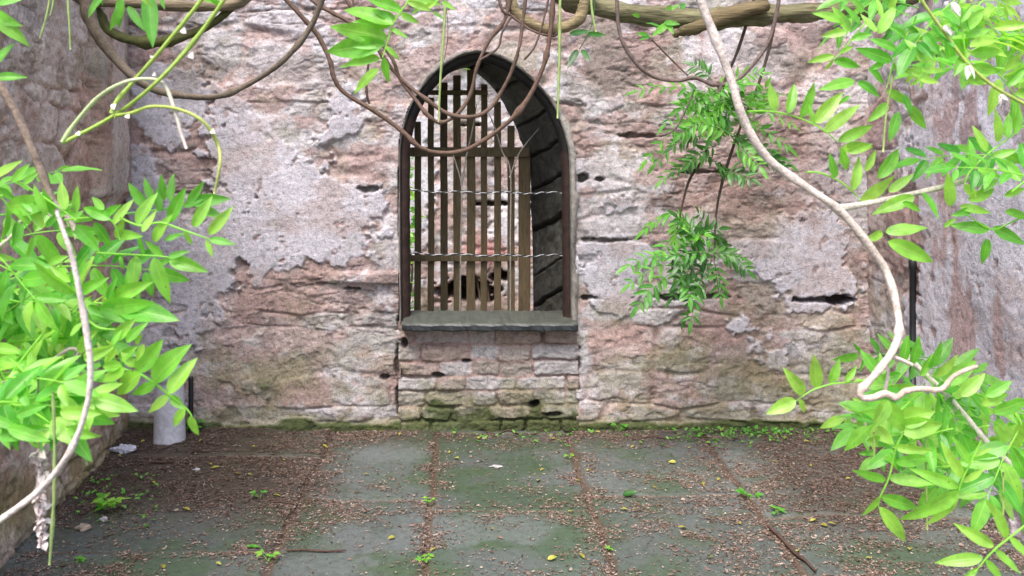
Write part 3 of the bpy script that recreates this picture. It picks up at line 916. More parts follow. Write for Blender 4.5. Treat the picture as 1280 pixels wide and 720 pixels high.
PALE, PALE2, BROWN, GREEN = (.70, .60, .56), (.62, .52, .46), (.20, .135, .10), (.26, .42, .07)

# ---- left foreground wisteria
LV = root_at('wisteria_vine', 75, 275, 1.15)
tag(LV, 'bright green leafy wisteria filling the left edge on a pale arching stem', 'vine')
r = .0036
b = MB(); b.tube(px_path([(70, 262), (78, 285), (90, 320), (100, 370), (109, 420), (113, 462), (109, 505), (90, 560), (50, 612), (0, 650), (-60, 690)], .96), [.0022, .0025, .0028, .0029, .0029, .003, .0031, .0033, .0034, .0036, .0038], n=9, rough=.12, c=PALE)
b.build('pale_stem', M['bark'], LV)
b = MB(); b.tube(px_path([(-40, 40), (0, 105), (25, 150), (50, 210), (66, 250), (82, 285)], 1.25), [.0065, .006, .006, .0055, .005, .0035], n=8, rough=.12, c=(.30, .22, .18))
b.tube(px_path([(66, 250, 1.25), (90, 280, 1.24), (96, 300, 1.22)], 1.25), [.004, .004, .003], n=7, rough=.1, c=(.33, .27, .24))
b.build('woody_stem', M['bark'], LV)
b = MB(); b.tube(px_path([(-40, 330), (10, 300), (40, 262), (75, 275)], 1.2), .0025, n=6, c=PALE); b.build('side_stem', M['bark'], LV)
b = MB(); b.tube(px_path([(-40, 500), (20, 470), (60, 452), (88, 436), (98, 442), (80, 462)], 1.22), [.0018, .0018, .0022, .0026, .0025, .002], n=6, rough=.15, c=(.60, .46, .42)); b.build('side_stem', M['bark'], LV)
b = MB(); b.tube(px_path([(-40, 420), (0, 395), (60, 355), (75, 342)], 1.2), .001, n=5, c=GREEN)
b.build('side_stem', M['bark'], LV)
E = lambda *a, **k: explicit_spray('leaf_spray', LV, *a, **k)
E(1.10, [(130, 445), (152, 460), (172, 466), (192, 478), (212, 494), (232, 510), (240, 520)],
  [(156, 461, 127, 477), (176, 466, 143, 494), (195, 480, 165, 493), (211, 494, 185, 516), (232, 512, 215, 534), (239, 519, 248, 545), (172, 464, 204, 424), (192, 477, 236, 430), (211, 492, 245, 446), (214, 495, 230, 512),
   (168, 459, 150, 437), (152, 457, 128, 458), (150, 450, 172, 432)], wr=.5, spread=.25, tone=(.55, .95))
E(1.16, [(150, 272), (175, 282), (200, 278), (225, 286), (262, 299)],
  [(212, 278, 232, 234), (242, 284, 265, 245), (261, 293, 291, 258), (232, 288, 240, 307), (206, 300, 231, 291), (258, 300, 266, 322), (262, 299, 295, 306), (192, 302, 214, 268), (178, 290, 196, 262), (172, 282, 195, 240)], spread=.3)
E(1.22, [(120, 316), (160, 318), (195, 320), (215, 322)],
  [(170, 320, 164, 367), (192, 322, 212, 380), (150, 320, 155, 338), (128, 318, 133, 328), (210, 322, 237, 313), (212, 324, 259, 340), (205, 321, 180, 300), (180, 318, 172, 290), (225, 330, 218, 339)], spread=.3, tone=(.25, .8))
E(1.3, [(150, 268), (200, 262), (240, 255), (268, 250)],
  [(183, 260, 160, 228), (192, 252, 180, 222), (205, 250, 201, 218), (213, 252, 217, 216), (236, 254, 255, 226), (240, 253, 288, 248), (245, 260, 280, 272), (200, 265, 195, 235), (230, 258, 262, 242)], mat='leafmid', spread=.3, tone=(.6, 1))
E(1.15, [(20, 225), (60, 250), (95, 275)],
  [(-10, 225, 28, 200), (15, 228, 37, 204), (30, 230, 48, 215), (60, 268, 40, 230), (70, 270, 52, 235), (82, 262, 76, 226), (95, 265, 97, 231), (58, 255, 0, 258), (38, 280, 18, 260), (55, 285, 34, 252), (58, 284, 74, 265), (70, 275, 92, 255), (55, 265, 22, 248)], spread=.35)
E(1.18, [(80, 275), (115, 272), (140, 276), (150, 300)],
  [(118, 278, 140, 310), (145, 298, 155, 272), (142, 280, 167, 248), (138, 274, 102, 258), (130, 262, 115, 246), (148, 292, 176, 296), (128, 275, 152, 255), (95, 282, 125, 315), (90, 290, 128, 302)], spread=.4)
E(1.1, [(75, 330), (95, 365), (100, 370)],
  [(95, 366, 40, 326), (90, 355, 110, 316), (96, 362, 116, 320), (98, 367, 133, 347), (60, 330, 86, 320), (100, 380, 90, 392), (88, 352, 62, 332)], spread=.4)
E(1.15, [(150, 390), (130, 380), (115, 378)],
  [(125, 385, 190, 378), (125, 385, 212, 397), (150, 386, 222, 398), (135, 375, 147, 345), (140, 375, 190, 352), (110, 383, 153, 403), (113, 395, 138, 405)], spread=.3, tone=(.2, .8))
E(1.06, [(110, 400), (125, 410), (150, 412)],
  [(88, 420, 105, 400), (100, 432, 122, 412), (105, 448, 143, 432), (98, 440, 115, 420), (145, 425, 168, 398), (158, 428, 184, 402), (140, 432, 152, 412), (170, 430, 178, 418), (180, 430, 170, 452), (145, 435, 130, 455)], spread=.5, tone=(.5, 1), wr=.45)
def fill(parent, polys, count, Y0, Y1, lf, seed, mat='leaf', ndir=None, tone=(.1, .95), pairs=(3, 5)):
    random.seed(seed)
    for i in range(count):
        x0, y0, x1, y1 = polys[i % len(polys)]
        bx, by = random.uniform(x0, x1), random.uniform(y0, y1)
        Y = random.uniform(Y0, Y1)
        ang = random.uniform(*(ndir or (-.6, 1.0)))
        sgn = random.choice((-1, 1)) if ndir is None else 1
        d = Vector((math.cos(ang) * sgn, random.uniform(-.5, .5), -math.sin(ang)))
        np_ = random.randint(*pairs)
        spray('leaf_spray', parent, at(bx, by, Y), d, lf * (.6 + .45 * np_), np_, lf * random.uniform(.8, 1.2), mat, tone=tone, droop=.22)


fill(LV, [(-45, 300, 30, 380), (-45, 380, 40, 470), (-40, 430, 30, 490), (10, 330, 70, 420)], 36, 1.05, 1.5, .047, 21)
fill(LV, [(-50, 200, 10, 300), (-50, 240, 0, 320)], 7, 1.1, 1.35, .048, 24)
fill(LV, [(-40, 300, 20, 470), (20, 340, 90, 450), (-40, 230, 30, 300)], 12, 1.3, 1.5, .05, 22, 'leafmid')
fill(LV, [(-30, 470, 20, 515), (-10, 480, 30, 505)], 9, 1.0, 1.15, .045, 23, 'leaf', (-.2, .1), pairs=(2, 3))
E(1.0, [(-20, 540), (20, 530)], [(0, 545, 60, 535), (10, 535, 62, 552), (-10, 520, 25, 540), (15, 540, 22, 565), (85, 535, 124, 546), (75, 515, 128, 517), (20, 520, 60, 505)], spread=.3)
b = MB(); b.tube(px_path([(66, 490), (68, 540), (68, 600), (66, 650), (62, 706)], 1.0), [.0015, .002, .0022, .0022, .0014], n=6, rough=.35, sub=10, c=(.30, .40, .14)); b.build('tendril', M['stem'], LV)
b = MB(); b.tube(px_path([(104, 540), (106, 560), (109, 581)], 1.05), .0016, n=6, rough=.3, c=(.32, .42, .15)); b.build('tendril', M['stem'], LV)

# dried flower raceme
random.seed(3)
DF = MB(); pth = [(48, 470), (48, 530), (50, 560), (53, 600), (50, 640), (54, 682)]
DF.tube(px_path(pth, 1.05), .0012, n=5, c=(.35, .27, .2))
rc, _ = catmull([tuple(at(p[0], p[1], 1.05)) for p in pth[2:]], 60)
for q in rc:
    for _ in range(5):
        o = Vector((random.gauss(0, .0026), random.gauss(0, .003), random.gauss(0, .002)))
        bs = Vector(q); tp = bs + o * 1.5 + Vector((0, 0, -.002))
        k0 = len(DF.c)
        leaflet(DF, bs + o * .3, tp + Vector((random.gauss(0, .002), 0, random.gauss(0, .002))), rnorm(.8), .9, .3, .5)
        g = random.uniform(.75, 1.1)
        for z in range(k0, len(DF.c)): DF.c[z] = (.80 * g, .68 * g, .66 * g)
tag(DF.build('dried_flower', M['litter']), 'withered pinkish white flower cluster hanging below the left foliage', 'flower')

# ---- green shoots at the top left
GS = root_at('green_shoot', 285, -10, 1.2)
tag(GS, 'long bare green shoots crossing the top left corner', 'shoot')
for nm, pth, rr, ca, cb in [
    ('shoot', [(78, 179), (140, 146), (190, 108), (240, 55), (288, -12), (310, -50)], .0028, (.34, .48, .10), (.30, .45, .07)),
    ('shoot', [(140, 142), (145, 128), (165, 104), (205, 58), (262, -14), (280, -50)], .0028, (.36, .50, .10), (.30, .45, .07)),
    ('withered_shoot', [(77, 178), (95, 152), (125, 120), (158, 102), (190, 99), (207, 108), (219, 140), (226, 165), (233, 186)], .0026, (.45, .58, .25), (.66, .56, .54)),
    ('shoot', [(143, 145), (165, 141), (190, 133), (225, 137), (255, 153), (272, 180), (275, 205), (268, 242)], .0024, (.38, .50, .08), (.42, .45, .16))]:
    b = MB(); b.tube(px_path(pth, 1.2, .012), [rr] * (len(pth) - 1) + [rr * .7], n=8, rough=.06, c=ca, c2=cb)
    b.build(nm, M['stem'], GS)
for (px, py) in [(190, 70), (228, 36), (192, 92), (142, 130), (158, 144), (248, 145), (238, 67), (264, 163), (97, 165)]:
    b = MB(); leaflet(b, at(px, py, 1.196), at(px + random.uniform(-6, 6), py + random.uniform(2, 7), 1.19), rnorm(.5), .9, .2, .4)
    b.c = [(.7, .66, .6)] * len(b.c); b.build('bud_scale', M['litter'], GS)

# ---- leafy sprays hanging in at the top
TM = root_at('leafy_shoot', 511, -20, 1.5)
tag(TM, 'light green leaf spray dangling above the left of the window', 'leaves')
explicit_spray('leaf_spray', TM, 1.5, [(520, -20), (511, 0), (492, 28), (484, 53), (478, 72)],
   [(491, 31, 428, 8), (488, 32, 440, 27), (502, 14, 458, -2), (484, 48, 412, 32), (482, 54, 440, 58), (478, 56, 405, 64), (475, 73, 423, 82), (473, 86, 441, 117), (480, 72, 486, 104), (482, 58, 500, 75), (489, 36, 510, 47), (501, 17, 524, 29),
    (510, 2, 540, 14), (495, 25, 465, 12)], spread=.3, tone=(.5, .95))
explicit_spray('leaf_spray', TM, 1.55, [(560, -20), (545, 2), (520, 6)], [(552, 2, 570, 13), (541, 15, 556, 24), (545, 3, 525, 14), (520, -2, 552, 6), (500, -4, 530, 2), (530, 4, 515, 18)], spread=.3, tone=(.6, 1))
TL = root_at('leafy_shoot', 150, -20, 1.3)
tag(TL, 'drooping dark green leaflets at the very top left', 'leaves')
explicit_spray('leaf_spray', TL, 1.3, [(120, -25), (150, -8), (190, -12)], [(130, -6, 108, 22), (152, -4, 148, 36), (154, 6, 137, 38), (160, 8, 181, 39), (186, -8, 191, 60), (200, -6, 206, 12), (120, -14, 128, 6)], mat='leafmid', spread=.3, tone=(.6, 1), wr=.34)
explicit_spray('leaf_spray', TL, 1.25, [(265, -20), (258, -6)], [(262, -5, 275, 9), (240, -10, 278, 4), (175, -10, 190, 10)], spread=.3)
CL = root_at('leafy_shoot', -20, 10, 1.2)
tag(CL, 'few pointed leaves poking in at the left edge below the top corner', 'leaves')
explicit_spray('leaf_spray', CL, 1.2, [(-30, 0), (-10, 30), (-14, 60)], [(-14, 12, 36, 58), (-8, 82, 18, 52), (-10, 4, 28, -2), (-10, 98, 35, 96), (-20, 14, 26, 32)], spread=.3, tone=(.3, .8))

# ---- right foreground wisteria
RV = root_at('wisteria_vine', 868, -30, 1.5)
tag(RV, 'bright green leafy wisteria on the right with a long pale sinuous stem', 'vine')
b = MB()
b.tube(px_path([(860, -60), (874, -5), (892, 42), (912, 95), (930, 150), (960, 198), (1008, 234), (1048, 262), (1085, 305), (1110, 345), (1122, 390, 1.42), (1123, 420, 1.38), (1112, 445, 1.35), (1092, 470, 1.33), (1076, 488, 1.32), (1078, 497, 1.32), (1092, 497, 1.32), (1106, 492, 1.32), (1120, 497, 1.32), (1132, 489, 1.32), (1150, 486, 1.32), (1176, 487, 1.33), (1190, 472, 1.34), (1204, 464, 1.35), (1221, 458, 1.36)], 1.45),
       [.0068, .0068, .0066, .0066, .007, .0068, .0066, .0066, .0064, .0062, .006, .0062, .0058, .0052, .005, .005, .005, .005, .0046, .0044, .0042, .004, .0036, .0034, .003], n=10, rough=.10, c=PALE, c2=(.56, .44, .34))
b.build('pale_stem', M['bark'], RV)
b = MB(); b.tube(px_path([(1046, 261), (1070, 257), (1110, 249), (1160, 238), (1208, 225), (1260, 205), (1320, 180)], 1.5), [.006, .0055, .0052, .005, .0048, .0046, .0046], n=9, rough=.08, c=(.60, .53, .46)); b.build('side_stem', M['bark'], RV)
b = MB(); b.tube(px_path([(1122, 420), (1130, 440), (1150, 462), (1180, 490), (1205, 518), (1240, 560), (1275, 590), (1330, 640)], 1.52), .005, n=9, rough=.1, c=PALE); b.build('side_stem', M['bark'], RV)
b = MB(); b.tube(px_path([(1112, 446), (1122, 448), (1140, 456)], 1.36), [.004, .0035, .003], n=7, c=PALE2); b.build('side_stem', M['bark'], RV)
b = MB(); b.tube(px_path([(1108, 450), (1110, 470), (1105, 492)], 1.37), .0028, n=7, c=PALE2); b.build('side_stem', M['bark'], RV)
b = MB(); b.tube(px_path([(1140, -30), (1152, 0), (1180, 40), (1210, 80), (1245, 110), (1300, 140)], 1.4), .0028, n=7, c=(.42, .52, .12), rough=.06); b.build('green_shoot', M['stem'], RV)
for (px, py) in [(1180, 32), (1190, 3), (1210, 82), (1250, 118)]:
    b = MB()
    for _ in range(4): leaflet(b, at(px, py, 1.395), at(px + random.uniform(-4, 12), py + random.uniform(6, 18), 1.39), rnorm(.6), .5, .2, .4)
    b.c = [(.72, .68, .64)] * len(b.c); b.build('bud_scale', M['litter'], RV)
E = lambda *a, **k: explicit_spray('leaf_spray', RV, *a, **k)
E(1.5, [(935, 139), (960, 139), (985, 143), (1010, 152), (1030, 163), (1048, 178)],
  [(969, 139, 962, 103), (985, 142, 994, 103), (1001, 147, 1020, 101), (1018, 154, 1054, 115), (1031, 165, 1075, 130), (1048, 176, 1093, 156), (1052, 187, 1093, 183), (1016, 154, 1012, 130)], spread=.25, tone=(.5, 1))
E(1.5, [(1008, 215), (1025, 216), (1045, 224), (1062, 236), (1076, 250)],
  [(1044, 222, 1037, 191), (1065, 238, 1076, 195), (1050, 205, 1058, 180), (1076, 252, 1119, 220), (1111, 240, 1143, 217), (1097, 223, 1126, 184), (1082, 214, 1095, 186), (1058, 212, 1050, 182), (1060, 190, 1092, 180)], spread=.3, tone=(.5, 1))
E(1.48, None, [(1143, 246, 1090, 268), (1128, 253, 1152, 264), (1152, 241, 1174, 275), (1188, 258, 1184, 214), (1107, 290, 1160, 284), (1110, 302, 1170, 328), (1103, 290, 1081, 302), (1180, 284, 1196, 272)], spread=.3, tone=(.45, .95))
E(1.46, [(1300, 260), (1260, 280), (1237, 286), (1200, 262)], [(1236, 287, 1188, 281), (1241, 284, 1282, 306), (1234, 298, 1228, 331), (1256, 265, 1290, 275), (1255, 245, 1282, 235), (1200, 258, 1240, 266), (1210, 250, 1245, 236), (1225, 240, 1250, 222), (1215, 262, 1190, 270)], spread=.3, tone=(.3, .8))
E(1.42, [(1300, 140), (1262, 172), (1235, 192), (1212, 215), (1205, 232)], [(1247, 178, 1244, 135), (1233, 190, 1216, 156), (1215, 210, 1212, 172), (1237, 197, 1273, 187), (1222, 212, 1254, 222), (1258, 172, 1262, 140), (1268, 168, 1275, 130), (1250, 190, 1285, 205), (1205, 230, 1222, 250)], spread=.3, tone=(.4, .95))
E(1.5, [(1085, 25), (1068, 45), (1052, 65), (1042, 74)],
  [(1052, 28, 1016, 15), (1063, 40, 1040, 8), (1058, 40, 1026, 45), (1075, 30, 1050, 2), (1043, 70, 1009, 78), (1041, 75, 1031, 88), (1049, 66, 1068, 57), (1042, 76, 1077, 83), (1064, 49, 1092, 42), (1050, 40, 1048, 62), (1080, 15, 1062, -5)], spread=.3, tone=(.35, .95))
E(1.45, [(1145, 20), (1130, 50), (1118, 75), (1108, 110)],
  [(1120, 63, 1086, 47), (1115, 76, 1070, 60), (1086, 85, 1106, 106), (1068, 101, 1024, 112), (1072, 102, 1101, 122), (1118, 78, 1117, 90), (1105, 78, 1086, 88), (1132, 48, 1108, 30), (1128, 55, 1150, 45), (1108, 112, 1140, 132), (1110, 130, 1085, 152), (1123, 140, 1112, 178), (1130, 118, 1140, 145), (1136, 132, 1158, 162), (1062, 120, 1048, 130)], spread=.35, tone=(.15, .7))
E(1.4, [(1160, 60), (1155, 80), (1148, 97)], [(1148, 95, 1121, 82), (1152, 88, 1182, 88), (1150, 100, 1174, 103), (1158, 80, 1132, 47), (1147, 100, 1136, 107), (1160, 70, 1180, 58)], spread=.3, tone=(.5, 1))
E(1.38, None, [(1095, 40, 1076, 17), (1098, 42, 1121, 4), (1102, 22, 1096, -4), (1112, 12, 1124, -10), (1100, 40, 1104, 20)], spread=.3, tone=(.8, 1))
E(1.4, [(1200, 20), (1206, 60), (1210, 90)], [(1213, 83, 1254, 90), (1207, 47, 1241, 35), (1213, 67, 1256, 64), (1212, 58, 1250, 48), (1200, 28, 1217, 5), (1203, 38, 1232, 10), (1205, 100, 1238, 104), (1255, 88, 1282, 64), (1258, 108, 1284, 82), (1206, 70, 1192, 96)], spread=.35, tone=(.4, .95))
fill(RV, [(1130, -30, 1260, 20), (1180, 10, 1290, 70), (1230, 10, 1290, 110)], 20, 1.45, 1.85, .052, 31, 'leaf')
fill(RV, [(1080, -30, 1160, 30), (1100, 10, 1170, 60)], 5, 1.6, 1.8, .055, 32, 'leafmid', tone=(.3, 1))
fill(RV, [(1240, 120, 1290, 240)], 4, 1.3, 1.5, .05, 33, 'leaf')
E(1.5, [(1100, 470), (1070, 477), (1040, 480), (1015, 488), (994, 502)],
  [(1004, 493, 981, 460), (1021, 485, 1017, 443), (1038, 479, 1050, 449), (1057, 477, 1071, 457), (994, 500, 958, 518), (999, 499, 1007, 517), (1070, 474, 1085, 482)], spread=.2, tone=(.65, 1), wr=.45)
E(1.4, [(1130, 540), (1120, 560), (1112, 595), (1100, 622), (1098, 634)],
  [(1107, 600, 1066, 588), (1111, 597, 1168, 606), (1100, 621, 1078, 646), (1101, 621, 1151, 636), (1099, 634, 1135, 679), (1116, 558, 1168, 564), (1119, 578, 1166, 572), (1110, 565, 1125, 590), (1118, 580, 1105, 570)], spread=.25, tone=(.55, 1), wr=.32)
E(1.35, [(1228, 548), (1215, 575), (1203, 600), (1198, 616)],
  [(1199, 609, 1138, 586), (1200, 614, 1124, 652), (1198, 617, 1160, 658), (1203, 602, 1233, 586), (1204, 598, 1176, 552), (1212, 580, 1190, 545), (1215, 570, 1240, 560)], spread=.25, tone=(.55, 1), wr=.3)
E(1.25, [(1290, 650), (1262, 672), (1240, 690), (1218, 716)],
  [(1242, 683, 1192, 654), (1228, 697, 1169, 704), (1222, 710, 1200, 728), (1232, 700, 1256, 730), (1243, 687, 1278, 718), (1262, 672, 1290, 700), (1258, 672, 1232, 624)], spread=.25, tone=(.6, 1), wr=.32)
E(1.42, [(1140, 500), (1120, 520), (1112, 545)], [(1110, 500, 1092, 535), (1108, 502, 1130, 540), (1092, 534, 1118, 556), (1122, 535, 1180, 530), (1120, 525, 1170, 515), (1100, 545, 1082, 552)], spread=.4, tone=(.6, 1), wr=.6)
E(1.45, None, [(1098, 468, 1076, 437), (1104, 468, 1100, 440), (1130, 450, 1136, 418), (1140, 455, 1150, 420), (1160, 460, 1178, 424), (1168, 470, 1200, 445), (1180, 480, 1222, 450), (1200, 495, 1232, 466), (1232, 495, 1266, 476), (1225, 505, 1262, 492), (1240, 515, 1290, 500), (1150, 470, 1165, 442), (1095, 470, 1110, 478)], spread=.45, tone=(.4, .95), wr=.42)
fill(RV, [(1130, 455, 1200, 520), (1150, 480, 1260, 560), (1200, 520, 1290, 620), (1230, 480, 1290, 560)], 26, 1.42, 1.85, .052, 41, 'leaf', tone=(.3, 1))
fill(RV, [(1110, 450, 1220, 520), (1230, 560, 1290, 640)], 8, 1.75, 1.95, .06, 42, 'leafmid', tone=(.4, 1))
for pth in ([(1157, 540), (1158, 600), (1159, 662)], [(1092, 540), (1093, 565), (1090, 578)], [(1254, 590), (1254, 640), (1253, 652)], [(1117, 92), (1108, 140), (1104, 190)]):
    b = MB(); b.tube(px_path(pth, 1.42), .0016, n=6, rough=.25, c=(.36, .46, .14)); b.build('tendril', M['stem'], RV)

# ---- small leaved climber near the back wall
random.seed(12)
CV = root_at('climbing_vine', 905, 0, 4.2)
tag(CV, 'small leaved green climber trailing down the wall right of the window', 'vine')
b = MB(); b.tube(px_path([(975, -120), (930, 40), (905, 105), (893, 150), (880, 195), (862, 225), (852, 260), (842, 310), (840, 345)], 4.2), [.008, .008, .007, .006, .006, .006, .005, .005, .003], n=7, rough=.15, c=(.10, .07, .055)); b.build('woody_stem', M['bark'], CV)
b = MB(); b.tube(px_path([(985, -120), (970, 20), (950, 100), (925, 160), (905, 220), (895, 270), (893, 325)], 4.2), [.008, .007, .007, .006, .006, .005, .003], n=7, rough=.15, c=(.10, .07, .055)); b.build('woody_stem', M['bark'], CV)
def cv_spray(bx, by, tx, ty, Y, lf, mat, npairs=5, tone=(.2, .9)):
    p, q = at(bx, by, Y), at(tx, ty, Y + random.uniform(-.12, .05))
    dd = q - p
    spray('leaf_spray', CV, p, dd + Vector((0, 0, .25 * dd.length)), dd.length, npairs, lf, mat, droop=.45, wr=.36, tone=tone, hang=.15, r=.0018, spread=.5)
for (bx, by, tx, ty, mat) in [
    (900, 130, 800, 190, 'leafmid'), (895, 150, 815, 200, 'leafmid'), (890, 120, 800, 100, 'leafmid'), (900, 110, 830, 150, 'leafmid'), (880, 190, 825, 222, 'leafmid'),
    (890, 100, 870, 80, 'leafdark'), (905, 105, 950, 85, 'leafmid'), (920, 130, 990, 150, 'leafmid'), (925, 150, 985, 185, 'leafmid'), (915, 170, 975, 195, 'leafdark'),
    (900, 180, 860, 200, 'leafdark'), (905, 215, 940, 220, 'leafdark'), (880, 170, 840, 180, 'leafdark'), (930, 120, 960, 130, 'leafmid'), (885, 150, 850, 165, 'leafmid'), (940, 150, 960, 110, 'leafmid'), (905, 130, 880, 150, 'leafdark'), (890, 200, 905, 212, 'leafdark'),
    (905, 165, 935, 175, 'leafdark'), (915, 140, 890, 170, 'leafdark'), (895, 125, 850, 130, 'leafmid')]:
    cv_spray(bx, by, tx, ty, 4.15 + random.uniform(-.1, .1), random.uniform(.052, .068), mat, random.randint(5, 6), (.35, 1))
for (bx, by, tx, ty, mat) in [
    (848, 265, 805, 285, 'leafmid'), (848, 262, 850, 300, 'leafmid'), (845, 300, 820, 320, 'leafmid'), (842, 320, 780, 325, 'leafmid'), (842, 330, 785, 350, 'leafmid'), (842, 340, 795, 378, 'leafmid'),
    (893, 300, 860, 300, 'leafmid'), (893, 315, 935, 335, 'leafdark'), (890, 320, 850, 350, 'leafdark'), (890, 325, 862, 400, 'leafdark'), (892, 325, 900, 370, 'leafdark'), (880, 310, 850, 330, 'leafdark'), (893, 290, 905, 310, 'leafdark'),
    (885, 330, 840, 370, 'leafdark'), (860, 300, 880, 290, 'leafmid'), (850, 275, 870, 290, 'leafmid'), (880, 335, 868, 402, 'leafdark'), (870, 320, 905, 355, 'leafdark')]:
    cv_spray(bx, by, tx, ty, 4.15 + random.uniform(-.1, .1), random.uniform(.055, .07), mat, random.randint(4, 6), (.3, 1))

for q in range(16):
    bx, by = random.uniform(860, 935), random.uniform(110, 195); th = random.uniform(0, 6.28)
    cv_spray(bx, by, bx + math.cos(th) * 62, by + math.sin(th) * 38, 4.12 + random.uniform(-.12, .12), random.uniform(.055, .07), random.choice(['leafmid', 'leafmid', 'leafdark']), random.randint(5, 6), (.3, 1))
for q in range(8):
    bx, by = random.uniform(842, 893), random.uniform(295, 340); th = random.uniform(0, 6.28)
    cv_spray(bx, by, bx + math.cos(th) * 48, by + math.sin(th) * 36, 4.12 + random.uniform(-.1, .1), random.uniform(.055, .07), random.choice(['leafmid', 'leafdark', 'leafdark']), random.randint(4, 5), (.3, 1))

# ------------------------------------------------------------------ brown vines and tendrils hanging near the wall
random.seed(77)
def hanging(name, label, cat, Y, paths, radii, c, mat='bark', group=None, rough=.15):
    b = MB()
    for pth, rr in zip(paths, radii): b.tube(px_path(pth, Y, .015), rr, n=9, rough=rough, sub=7, c=c)
    return tag(b.build(name, M[mat]), label, cat, group)


hanging('hanging_vine', 'thick grey brown vine looping down in the top left', 'vine', 3.5,
        [[(80, -80), (104, -10), (118, 35), (150, 80), (185, 108), (225, 119), (275, 120), (320, 100), (360, 70), (390, 30), (408, -20), (420, -80)]], [[.026, .026, .024, .020, .0165, .0135, .012, .0115, .011, .011, .011, .012]], (.17, .135, .10))
hanging('hanging_vine', 'dark mossy green branch curving behind the thick brown vine', 'vine', 3.9,
        [[(90, -60), (120, 10), (142, 42), (190, 53), (240, 42), (280, 18), (310, -20), (340, -80)]], [[.02, .02, .02, .02, .019, .018, .018, .018]], (.10, .105, .035))
hanging('hanging_vine', 'thin brown vine sagging lowest across the arched window', 'vine', 4.05,
        [[(335, -80), (345, -20), (372, 15), (398, 45), (412, 75), (418, 98), (432, 117), (470, 140), (500, 162), (525, 184), (550, 191), (580, 188), (610, 172), (640, 148), (662, 120), (680, 80), (688, 40), (692, -20), (694, -90)]], [.0105], (.15, .095, .07))
hanging('hanging_vine', 'pair of thin brown vines dipping over the window top', 'vine', 4.1,
        [[(360, -80), (380, -10), (440, 30), (467, 55), (485, 80), (505, 102), (530, 122), (560, 142), (590, 146), (612, 136), (628, 112), (640, 88), (648, 62), (652, 40), (660, -30), (665, -90)],
         [(400, -80), (430, -5), (470, 45), (491, 75), (500, 98), (519, 124), (536, 145), (552, 153), (572, 142), (588, 118), (596, 85), (612, 50), (632, 22), (640, -20), (642, -90)]], [.0085, .0085], (.16, .105, .08))
hanging('hanging_vine', 'slender grey vine drooping in a wide loop right of the window', 'vine', 4.0,
        [[(765, -90), (771, 0), (773, 32), (781, 58), (798, 82), (820, 97), (848, 101), (868, 97), (893, 106), (922, 100), (950, 70), (965, 40), (975, -10), (980, -90)], [(893, 106), (900, 104), (899, 118)], [(820, 170), (845, 160), (868, 112)]], [.0085, .009, .004], (.17, .125, .11))
hanging('hanging_vine', 'twiggy brown stems tangled at the top above the arch', 'vine', 4.1,
        [[(430, -60), (445, 20), (460, 60), (458, 110), (462, 130)], [(610, -80), (625, 5), (640, 20), (665, 38), (690, 45), (700, 38)], [(640, 20), (628, 40), (622, 60), (600, 75)], [(655, 75), (672, 50), (690, -20), (700, -80)], [(520, -80), (552, -10), (560, 40), (552, 90)],
         [(815, 50), (835, 70), (860, 95)]], [.006, .006, .005, .005, .002, .004], (.15, .10, .08))

lg = root_at('old_bough', 850, 20, 4.2)
tag(lg, 'gnarled old wisteria trunk lying level across the top right', 'trunk')
b = MB(); b.tube(px_path([(560, -150), (640, -60), (690, -12), (740, 8), (800, 18), (860, 24), (930, 20), (1000, 16), (1050, 12), (1120, 0), (1200, -30)], 4.2, .02), [.045, .045, .045, .046, .048, .05, .05, .046, .043, .04, .036], n=18, sub=9, rough=.16, c=(.185, .17, .095)); b.build('trunk', M['log'], lg)
b = MB(); b.tube(px_path([(960, 6), (900, 22), (870, 34), (850, 40), (842, 46)], 4.12), [.03, .035, .03, .02, .010], n=10, rough=.3, c=(.17, .13, .07)); b.build('stub', M['log'], lg)
b = MB(); b.tube(px_path([(630, -50), (640, 5), (655, 24), (680, 36), (705, 34), (725, 22), (732, 0), (740, -20)], 4.12), [.024, .026, .026, .028, .028, .028, .026, .024], n=12, sub=8, rough=.14, c=(.27, .215, .12)); b.build('limb', M['log'], lg)
b = MB(); b.tube(px_path([(60, -40), (100, -4), (180, 4), (250, 8), (300, 2), (340, -40)], 3.85, .01), [.028, .026, .026, .024, .024, .024], n=12, sub=8, rough=.14, c=(.25, .20, .13))
tag(b.build('vine_branch', M['log']), 'pale brown branch running along the top edge at left', 'branch')
random.seed(5)
lt = MB()
for (bx, by, tx, ty) in [(835, 30, 815, 45), (835, 30, 842, 42), (830, 28, 850, 30), (826, 34, 808, 28), (800, 20, 790, 18), (840, 8, 832, 12), (848, 6, 840, 12), (856, 4, 850, 12), (810, 44, 796, 42), (812, 45, 800, 50)]:
    leaflet(lt, at(bx, by, 4.08), at(tx, ty, 4.02), rnorm(.4), .35, .1, .2, random.uniform(.4, 1))
lt.build('sprout', M['leafmid'], lg)

